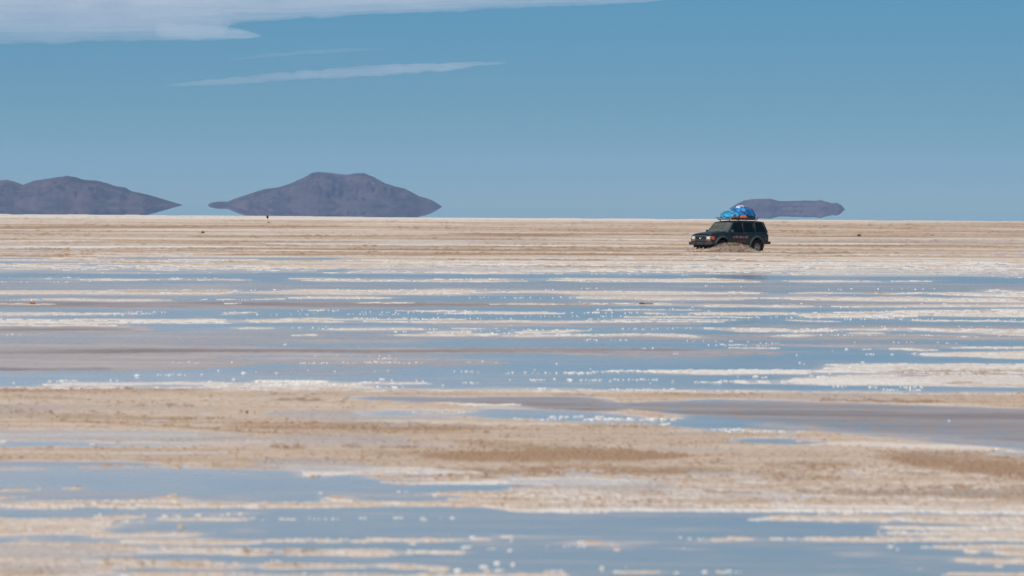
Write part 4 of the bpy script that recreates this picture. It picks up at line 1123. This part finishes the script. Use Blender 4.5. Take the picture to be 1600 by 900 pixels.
bmesh.ops.delete(bm, geom=[v for v in bm.verts if v.co.z < 0.66 or (v.co.x > -0.03 and v.co.z < 0.765)], context='VERTS')
hair = obj('hair', bm, M['hair'], drv)

# ------------------------------------------------------------------ the spray thrown up by the front wheel
def spray():
    bm = bmesh.new()
    rnd = random.Random(5)
    b0 = bmesh.new(); bmesh.ops.create_icosphere(b0, subdivisions=1, radius=1.0)
    b0.verts.index_update()
    ico_v = [v.co.copy() for v in b0.verts]; ico_f = [[v.index for v in f.verts] for f in b0.faces]; b0.free()
    def blob(p, r, st=1.0, dr=Vector((0, 0, 1))):
        q = dr.to_track_quat('Z', 'Y').to_matrix()
        vv = []
        for c in ico_v:
            k = 1 + 0.35 * mnoise.noise(c * 1.7 + p * 7)
            vv.append(bm.verts.new(q @ Vector((c.x * r * k, c.y * r * k, c.z * r * st * k)) + p))
        for f in ico_f: bm.faces.new([vv[i] for i in f])
    # crest height along the side of the car (local x), thrown outwards
    def crest(x): return float(np.interp(x, [-1.15, -0.9, -0.5, 0.0, 0.5, 1.0, 1.5, 1.9, 2.3, 2.7, 3.0], [0.0, 0.02, 0.18, 0.30, 0.36, 0.38, 0.37, 0.32, 0.21, 0.15, 0.05]))
    for i in range(5200):
        x = rnd.uniform(-1.1, 2.7)
        h = crest(x)
        f = rnd.random() ** 0.75
        out_ = 1.02 + 0.75 * f + rnd.gauss(0, 0.06)
        if x > 1.9: out_ -= (x - 1.9) * rnd.uniform(0.2, 1.9)
        z = h * (4 * f * (1 - f) * 0.75 + 0.32 * (1 - f)) * rnd.uniform(0.35, 1.12)
        r = rnd.uniform(0.007, 0.024) * (1.15 - 0.6 * z / 0.42)
        d = Vector((rnd.gauss(-0.4, 0.5), 0.8 - f, 1.1 - 1.5 * f)).normalized()
        blob(Vector((x, out_, max(z, 0.0))), r * 0.8, rnd.uniform(1.4, 5.0), d)
    for i in range(1100):                       # loose drops above the crest and behind
        x = rnd.uniform(-1.0, 2.6)
        blob(Vector((x, 1.0 + rnd.random() * 0.5, crest(x) * rnd.uniform(0.7, 1.45) + 0.02)), rnd.uniform(0.006, 0.016), 1.3)
    for i in range(420):                       # under the bumper
        blob(Vector((rnd.uniform(1.9, 2.7), rnd.uniform(-0.9, 0.95), abs(rnd.gauss(0, 0.10)))), rnd.uniform(0.01, 0.04), 1.4)
    for i in range(60):                       # rear wheel
        blob(Vector((rnd.uniform(-2.1, -0.85), rnd.uniform(0.75, 1.2), abs(rnd.gauss(0, 0.05)))), rnd.uniform(0.01, 0.03), 1.2)
    # the curling sheet of brine itself
    ns, nf = 90, 16
    g = []
    for i in range(ns):
        x = -1.05 + 3.3 * i / (ns - 1)
        row = []
        for k in range(nf):
            f = k / (nf - 1)
            n = mnoise.fractal(Vector((x * 3.2, f * 2.5, 1.3)), 1.0, 2.0, 4)
            z = crest(x) * (4 * f * (1 - f) * 0.58 + 0.25 * (1 - f)) * (1 + 0.5 * n) - (0.03 if k in (0, nf - 1) else 0)
            row.append(bm.verts.new((x, 1.02 + 0.7 * f + 0.10 * n - max(0, x - 1.9) * 0.8, z)))
        g.append(row)
    for i in range(ns - 1):
        for k in range(nf - 1): bm.faces.new((g[i][k], g[i + 1][k], g[i + 1][k + 1], g[i][k + 1])).material_index = 1
    o = obj('water_splash', bm, M['splash'], smooth=True)
    o.data.materials.append(M['splash_sheet'])
    o.location = base + Vector((0, 0, 0.17)); o.rotation_euler = (0, 0, HEAD)
    tag(o, 'muddy spray of brine thrown up along the side of the vehicle', 'water splash', kind='stuff')
spray()

# ------------------------------------------------------------------ small things standing on the flat
g = ground_at(420, 348.2)
pst = empty('marker_post', (g.x, g.y, 0.0))
tag(pst, 'small dark-topped marker post standing far out on the salt below the twin-topped hill', 'marker post')
bm = bmesh.new(); add_tube(bm, [(0.0, 0, 0), (-0.10, 0, 0.45), (-0.17, 0, 0.75)], 0.035, 8)
obj('pole', bm, M['post'], pst)
bm = bmesh.new(); add_tube(bm, [(-0.14, 0, 0.62), (-0.17, 0, 0.72), (-0.21, 0, 0.95), (-0.23, 0, 1.06)], [0.07, 0.15, 0.17, 0.09], 10)
obj('dark_wrap', bm, M['post_dark'], pst)
bm = bmesh.new()
bmesh.ops.create_icosphere(bm, subdivisions=3, radius=1)
for v in bm.verts:
    k = 1 + 0.25 * mnoise.noise(v.co * 2.3); v.co = Vector((v.co.x * 0.22 * k, v.co.y * 0.16 * k, max(v.co.z, -0.4) * 0.10 * k + 0.04))
obj('base_stone', bm, M['mud'], pst)


def clod(px, py, w, h, seed, label, mat='mud', name='mud_clod'):
    g = ground_at(px, py)
    sc = F / g.y
    bm = bmesh.new(); bmesh.ops.create_icosphere(bm, subdivisions=4, radius=1)
    for v in bm.verts:
        k = 1 + 0.55 * mnoise.fractal(v.co * 1.9 + Vector((seed, 0, 0)), 1, 2, 3)
        v.co = Vector((v.co.x * w / 2 / sc * k, v.co.y * w / 2 / sc * k, max(v.co.z, -0.25) * h / sc * k))
    o = obj(name, bm, M[mat]); o.location = (g.x, g.y, 0.02)
    tag(o, label, 'mud clod')
clod(317, 364.5, 5, 3, 1, 'lone small dark clod on the far salt below and left of the marker post')
clod(1342, 369.5, 6, 3, 2, 'small dark clod on the far salt to the right of the vehicle')
clod(50, 475.5, 10, 2.2, 3, 'rusty brown clod in the brine near the left edge', 'mud_orange')
clod(1003, 475.8, 8, 1.8, 4, 'dark end of a brown mud hump in the brine below the vehicle', 'mud')
clod(1014, 475.8, 12, 1.5, 5, 'rusty brown mud hump in the brine below the vehicle', 'mud_orange')
clod(386, 647.5, 3.5, 3.0, 6, 'tiny dark clod alone on the beige crust left of centre')
clod(282, 828.5, 8, 5, 7, 'tan lump of crust sitting in the brine near the bottom left', 'mud_tan')

# white lumps of salt standing in the brine
rows = [(10, 33, 524, 3, 4), (270, 315, 566.8, 7, 4.5), (362, 364, 566.4, 1, 5), (245, 290, 585.8, 9, 5), (214, 220, 587, 2, 5.5), (312, 318, 585.4, 1, 4), (340, 343, 580, 1, 5), (380, 384, 583, 1, 5),
        (20, 25, 598, 1, 5), (75, 125, 596, 6, 5), (165, 186, 594.5, 2, 5), (323, 332, 596, 2, 6.5), (365, 368, 594, 1, 5), (440, 450, 537.8, 2, 4), (560, 565, 544.4, 1, 4), (490, 494, 556.4, 1, 4), (520, 615, 556.4, 6, 3),
        (465, 515, 567.6, 10, 4.6), (535, 560, 567.2, 4, 4.6), (568, 625, 566.8, 14, 4.8), (590, 622, 561, 7, 4), (628, 662, 567.2, 4, 4.6), (730, 735, 567, 2, 5), (753, 757, 565.4, 1, 5), (775, 778, 567, 1, 4),
        (480, 484, 580, 1, 4), (522, 525, 580, 1, 4), (585, 588, 580, 1, 5), (606, 609, 579, 1, 4), (432, 434, 582.8, 1, 5), (400, 402, 582.6, 1, 4), (720, 752, 581, 4, 6), (786, 800, 584, 2, 5.5), (708, 712, 580, 1, 3), (795, 797, 593, 1, 3),
        (595, 600, 593, 2, 6), (612, 616, 593.5, 1, 6), (648, 653, 595, 1, 5.5), (566, 580, 597.5, 3, 6.5), (720, 750, 598, 5, 5), (585, 632, 605.6, 6, 6), (400, 512, 597, 26, 7), (420, 560, 602, 18, 6), (690, 693, 603, 1, 5), (660, 664, 597, 1, 4),
        (835, 840, 578.4, 1, 5.5), (800, 802, 583, 1, 5), (820, 875, 582.6, 6, 4.6), (880, 930, 583, 18, 5.4), (925, 962, 581, 12, 5), (955, 1000, 580, 18, 5.4), (1005, 1070, 581, 20, 6), (868, 871, 568.6, 1, 4.5), (920, 923, 577, 1, 4.5),
        (827, 853, 593.6, 8, 5), (865, 868, 592, 2, 4), (888, 893, 594, 2, 6), (905, 945, 594, 7, 5.2), (950, 985, 594, 5, 5.6), (988, 1030, 593.4, 9, 5), (1048, 1053, 597.4, 1, 6), (1016, 1020, 598, 1, 4), (1083, 1130, 597.6, 12, 6), (1120, 1160, 596.2, 9, 5.6), (1175, 1200, 589.4, 6, 5), (1152, 1156, 589.8, 1, 5),
        (950, 1055, 609.4, 26, 4.5), (1060, 1160, 611.4, 10, 3.6), (840, 852, 607.6, 4, 5),
        (1220, 1252, 553.6, 0, 3), (1352, 1366, 553.4, 4, 5), (1392, 1396, 553.4, 1, 5), (1424, 1432, 553.5, 3, 4), (1442, 1446, 553.6, 2, 4), (1248, 1252, 567.2, 1, 5), (1256, 1259, 569.6, 1, 5), (1326, 1330, 575, 2, 5), (1346, 1350, 566.6, 2, 4), (1300, 1302, 548.6, 1, 4), (1320, 1326, 546.2, 3, 3.5), (1244, 1246, 554.8, 1, 3),
        (1300, 1325, 604.2, 5, 4.5), (1358, 1372, 605.4, 4, 5), (1380, 1402, 609, 6, 4.6), (1405, 1445, 605.4, 8, 5), (1420, 1440, 610, 6, 4.4),
        (862, 870, 651.8, 3, 6), (872, 890, 651.4, 4, 7), (895, 901, 651.2, 2, 7), (905, 913, 651.4, 2, 6.6), (932, 942, 652.4, 4, 7), (950, 960, 654, 4, 7), (855, 878, 655, 4, 5), (912, 940, 655.4, 10, 5.6), (945, 975, 655.6, 14, 6), (978, 990, 655.6, 5, 7), (1000, 1022, 656, 8, 6.6), (1034, 1040, 656, 2, 7), (1048, 1056, 656, 4, 7), (1036, 1046, 663.6, 5, 7), (800, 850, 655, 12, 4.4), (640, 740, 644.4, 12, 4), (935, 1008, 664, 20, 4.6),
        (1096, 1102, 671.6, 2, 5.6), (1110, 1168, 671.6, 16, 5), (1136, 1142, 675.4, 2, 5), (1156, 1162, 675.4, 2, 5), (1172, 1200, 674.6, 8, 5), (1200, 1212, 674.6, 3, 6), (1218, 1228, 675.4, 3, 7), (1246, 1256, 675.2, 3, 6), (1480, 1484, 658, 1, 5), (1556, 1560, 701.4, 2, 8), (1502, 1506, 703.4, 2, 5),
        (472, 476, 743.6, 1, 6), (142, 148, 694.4, 2, 7), (2, 10, 691, 3, 6), (155, 158, 804.4, 2, 6),
        (256, 262, 807, 2, 8), (268, 284, 806.6, 4, 6), (305, 311, 806, 2, 7), (330, 334, 811, 2, 8), (345, 350, 806, 2, 5), (390, 398, 810.6, 2, 7), (410, 412, 811, 1, 6), (438, 462, 811, 6, 6), (480, 532, 811, 6, 5), (562, 571, 809, 3, 7), (613, 630, 809.4, 4, 6.5), (660, 668, 811.6, 2, 10), (688, 692, 809.4, 1, 5), (704, 709, 809.4, 2, 7), (500, 502, 770.6, 1, 6), (622, 640, 768, 3, 5), (650, 652, 774, 1, 5), (678, 681, 776, 1, 7), (620, 624, 768, 1, 6),
        (640, 650, 850, 3, 8), (722, 736, 855.6, 4, 9), (758, 775, 857.5, 3, 7), (795, 800, 860, 2, 8), (738, 745, 841, 2, 8), (795, 803, 845, 2, 8), (800, 804, 882, 2, 9), (772, 780, 881.5, 2, 9), (750, 762, 886, 3, 10), (770, 790, 892, 4, 8), (905, 912, 848, 2, 8), (853, 856, 854.4, 1, 7), (880, 883, 854.4, 1, 6), (888, 916, 853.6, 5, 5), (938, 941, 888, 1, 10), (978, 981, 886.6, 1, 6), (862, 882, 893.6, 5, 8), (958, 990, 893.6, 8, 6), (1005, 1030, 893.4, 6, 6), (1054, 1058, 896, 1, 9), (1097, 1103, 894, 2, 8), (1124, 1142, 894, 5, 8), (1145, 1160, 894, 3, 5), (1076, 1080, 842, 1, 5), (1062, 1064, 839.6, 1, 4), (1088, 1100, 842.4, 3, 5.5), (1168, 1200, 812.4, 10, 7), (1230, 1245, 842, 3, 6), (1385, 1395, 854, 2, 6), (1402, 1406, 858.4, 1, 7), (1440, 1455, 855.6, 4, 6), (1460, 1472, 855, 3, 6), (1485, 1500, 855.4, 4, 7), (1370, 1380, 836.6, 3, 5), (1398, 1400, 848.6, 1, 5), (470, 476, 898, 2, 9), (420, 440, 878, 4, 6), (270, 290, 833, 5, 5), (300, 335, 845, 6, 6)]
lumps = []
rnd = random.Random(21)
for x0, x1, y, n, sz in rows:
    for i in range(n):
        px = x0 + (x1 - x0) * ((i + rnd.uniform(0.1, 0.9)) / max(n, 1))
        lumps.append((px, y + rnd.gauss(0, 0.5), sz * (0.45 + 0.75 * rnd.random() ** 1.4)))
# thin scatter along the crust edges further out
for x0, x1, y, n in [(0, 230, 492, 16), (200, 260, 488, 10), (400, 520, 491, 10), (460, 530, 485.5, 12), (540, 800, 491, 22), (560, 660, 488, 14), (640, 700, 486, 9), (880, 1000, 489, 20), (930, 1100, 484, 18), (1000, 1200, 492, 20), (1200, 1420, 495, 22), (540, 660, 497.5, 20), (660, 800, 497.5, 14), (800, 1000, 494.5, 20), (1010, 1060, 499, 12), (1100, 1300, 497, 14), (1320, 1460, 499, 22), (440, 520, 512.5, 10), (500, 700, 514.5, 26), (600, 640, 518.8, 6), (720, 800, 516.8, 12), (660, 800, 521, 24), (800, 930, 515.6, 24), (950, 1030, 514, 12), (1040, 1080, 513, 6), (900, 980, 531.5, 16), (1000, 1010, 544.4, 3), (1015, 1035, 544.4, 3), (1052, 1060, 553, 3), (1070, 1180, 533, 10), (1100, 1160, 539.4, 9), (1160, 1240, 540, 8), (1180, 1220, 536.4, 6), (1240, 1320, 518, 14), (1240, 1300, 514, 12), (1270, 1420, 524, 20), (1440, 1480, 524.4, 8), (1550, 1600, 525, 8), (1395, 1440, 535, 7), (1460, 1520, 536, 5), (1335, 1340, 534.6, 1), (0, 60, 469, 8), (100, 140, 467, 6), (320, 400, 469, 8), (460, 620, 466.4, 16), (730, 800, 465, 8), (800, 900, 465.4, 12), (1220, 1260, 475.4, 5), (1260, 1420, 480, 12), (1320, 1420, 487, 10), (940, 1000, 474.6, 6), (900, 960, 450.6, 8), (1290, 1340, 452.4, 5), (1360, 1470, 452, 8), (170, 400, 453.4, 14), (400, 640, 452.8, 12), (640, 800, 453, 9), (0, 130, 441, 10), (850, 890, 453, 4), (1100, 1160, 447.6, 5), (1500, 1600, 500, 9), (1340, 1600, 511, 10)]:
    for i in range(n):
        lumps.append((rnd.uniform(x0, x1), y + rnd.gauss(0, 0.5), rnd.uniform(1.6, 3.4)))
variants = []
for k in range(7):
    bm = bmesh.new(); bmesh.ops.create_icosphere(bm, subdivisions=3, radius=1)
    for v in bm.verts:
        d = v.co.copy()
        kk = 1 + 0.42 * mnoise.fractal(d * 1.6 + Vector((k * 5.3, k, 0)), 0.9, 2.1, 4)
        v.co = Vector((d.x * kk * 0.5, d.y * kk * 0.45, max(d.z * kk * 0.42, -0.12) + 0.10))
    me = bpy.data.meshes.new('salt_lump'); bm.to_mesh(me); bm.free()
    for f in me.polygons: f.use_smooth = True
    me.materials.append(M['salt_lump'])
    variants.append(me)
lumps.sort(key=lambda q: -q[2])
rest = []
big = lumps[:0]
bl = (716, 892.5, 13)
for i, (px, py, sz) in enumerate([bl] + lumps):
    g = ground_at(px, py)
    s = sz * g.y / F * (1.0 if i == 0 else 0.70)
    mtx = (Vector((g.x, g.y, 0.0)), s, rnd.uniform(0, 6.28), rnd.randrange(7))
    if i < 300:
        o = bpy.data.objects.new('salt_lump', variants[mtx[3]])
        COL.objects.link(o)
        o.location = mtx[0]; o.scale = (s * rnd.uniform(0.9, 2.2), s, s * rnd.uniform(0.55, 1.0)); o.rotation_euler = (0, 0, mtx[2] * 0.15)
        if i == 0: tag(o, 'large round white salt lump in the brine near the bottom of the view', 'salt lump')
        else: tag(o, 'small white salt lump standing in the shallow brine', 'salt lump', 'white salt lumps in the brine')
    else: rest.append(mtx)
bm = bmesh.new()
for loc, s, rz, k in rest:
    n0 = len(bm.verts)
    r3 = bmesh.ops.create_icosphere(bm, subdivisions=2, radius=1)
    for v in r3['verts']:
        kk = 1 + 0.4 * mnoise.noise(v.co * 1.6 + Vector((k * 5.3, rz, 0)))
        v.co = Vector((v.co.x * kk * 0.6 * s, v.co.y * kk * 0.5 * s, (max(v.co.z * kk * 0.42, -0.12) + 0.10) * s)) + loc
if rest:
    o = obj('salt_crumbs', bm, M['salt_lump'])
    tag(o, 'fine white salt crumbs scattered over the farther brine', 'salt crumbs', kind='stuff')

# ------------------------------------------------------------------ light
SUN_EL, SUN_AZ = R(48), R(-148)               # azimuth from +Y towards +X: behind the camera, to its left
sd = Vector((math.sin(SUN_AZ) * math.cos(SUN_EL), math.cos(SUN_AZ) * math.cos(SUN_EL), math.sin(SUN_EL)))
ld = bpy.data.lights.new('sun', 'SUN')
ld.energy = 4.1; ld.angle = R(0.53); ld.color = (1.0, 0.95, 0.885)
lo_ = bpy.data.objects.new('sun', ld)
lo_.rotation_euler = sd.to_track_quat('Z', 'Y').to_euler()
lo_.location = (0, -50, 120)
COL.objects.link(lo_)

w = bpy.data.worlds.new('World'); scene.world = w
w.use_nodes = True
nt = w.node_tree; N = nt.nodes; L = nt.links
N.clear()
out = N.new('ShaderNodeOutputWorld'); bg = N.new('ShaderNodeBackground')
sky = N.new('ShaderNodeTexSky'); sky.sky_type = 'NISHITA'; sky.sun_disc = False
sky.sun_elevation = SUN_EL; sky.sun_rotation = SUN_AZ % (2 * math.pi)
sky.altitude = 3650; sky.air_density = 1.0; sky.dust_density = 0.15; sky.ozone_density = 0.4
tc = N.new('ShaderNodeTexCoord')
sx = N.new('ShaderNodeSeparateXYZ'); L.new(tc.outputs['Generated'], sx.inputs[0])
ab = N.new('ShaderNodeMath'); ab.operation = 'ABSOLUTE'; L.new(sx.outputs['Z'], ab.inputs[0])
# thin dry air of a high plateau: the band next to the horizon is as clear as the sky well above it
mr = N.new('ShaderNodeMapRange'); mr.inputs['From Min'].default_value = 0.0; mr.inputs['From Max'].default_value = 0.045
mr.inputs['To Min'].default_value = 0.20; mr.inputs['To Max'].default_value = 0.42
L.new(ab.outputs[0], mr.inputs['Value'])
mxz = N.new('ShaderNodeMath'); mxz.operation = 'MAXIMUM'; L.new(mr.outputs[0], mxz.inputs[0]); L.new(ab.outputs[0], mxz.inputs[1])
cb = N.new('ShaderNodeCombineXYZ'); L.new(sx.outputs['X'], cb.inputs[0]); L.new(sx.outputs['Y'], cb.inputs[1]); L.new(mxz.outputs[0], cb.inputs[2])
L.new(cb.outputs[0], sky.inputs['Vector'])
tint = N.new('ShaderNodeMix'); tint.data_type = 'RGBA'; tint.blend_type = 'MULTIPLY'; tint.inputs[0].default_value = 1.0
def wmix(fac, a, b):
    x = N.new('ShaderNodeMix'); x.data_type = 'RGBA'
    L.new(fac, x.inputs[0])
    for sock, v in ((x.inputs[6], a), (x.inputs[7], b)):
        if isinstance(v, tuple): sock.default_value = (*v, 1)
        else: L.new(v, sock)
    return x.outputs[2]
def wrange(a, b):
    r = N.new('ShaderNodeMapRange'); r.inputs['From Min'].default_value = a; r.inputs['From Max'].default_value = b
    L.new(ab.outputs[0], r.inputs['Value']); return r.outputs[0]
lowhi = wmix(wrange(0.0, 0.036), (1.00, 0.97, 0.61), (0.91, 1.54, 1.30))
lowhi = wmix(wrange(0.042, 0.075), lowhi, (1.32, 1.80, 1.38))
L.new(wmix(wrange(0.08, 0.30), lowhi, (1.10, 1.25, 1.10)), tint.inputs[7])
L.new(sky.outputs[0], tint.inputs[6])
L.new(tint.outputs[2], bg.inputs['Color'])
bg.inputs['Strength'].default_value = 0.115
L.new(bg.outputs[0], out.inputs['Surface'])

# ------------------------------------------------------------------ render settings
scene.view_settings.view_transform = 'Standard'
scene.view_settings.look = 'None'
scene.view_settings.exposure = 0.0
scene.view_settings.gamma = 1.0
scene.view_settings.use_curve_mapping = False
scene.render.engine = 'CYCLES'
scene.cycles.max_bounces = 6
scene.cycles.transparent_max_bounces = 12
scene.cycles.volume_bounces = 3
scene.cycles.sample_clamp_indirect = 4.0
scene.cycles.caustics_reflective = False
scene.cycles.caustics_refractive = False
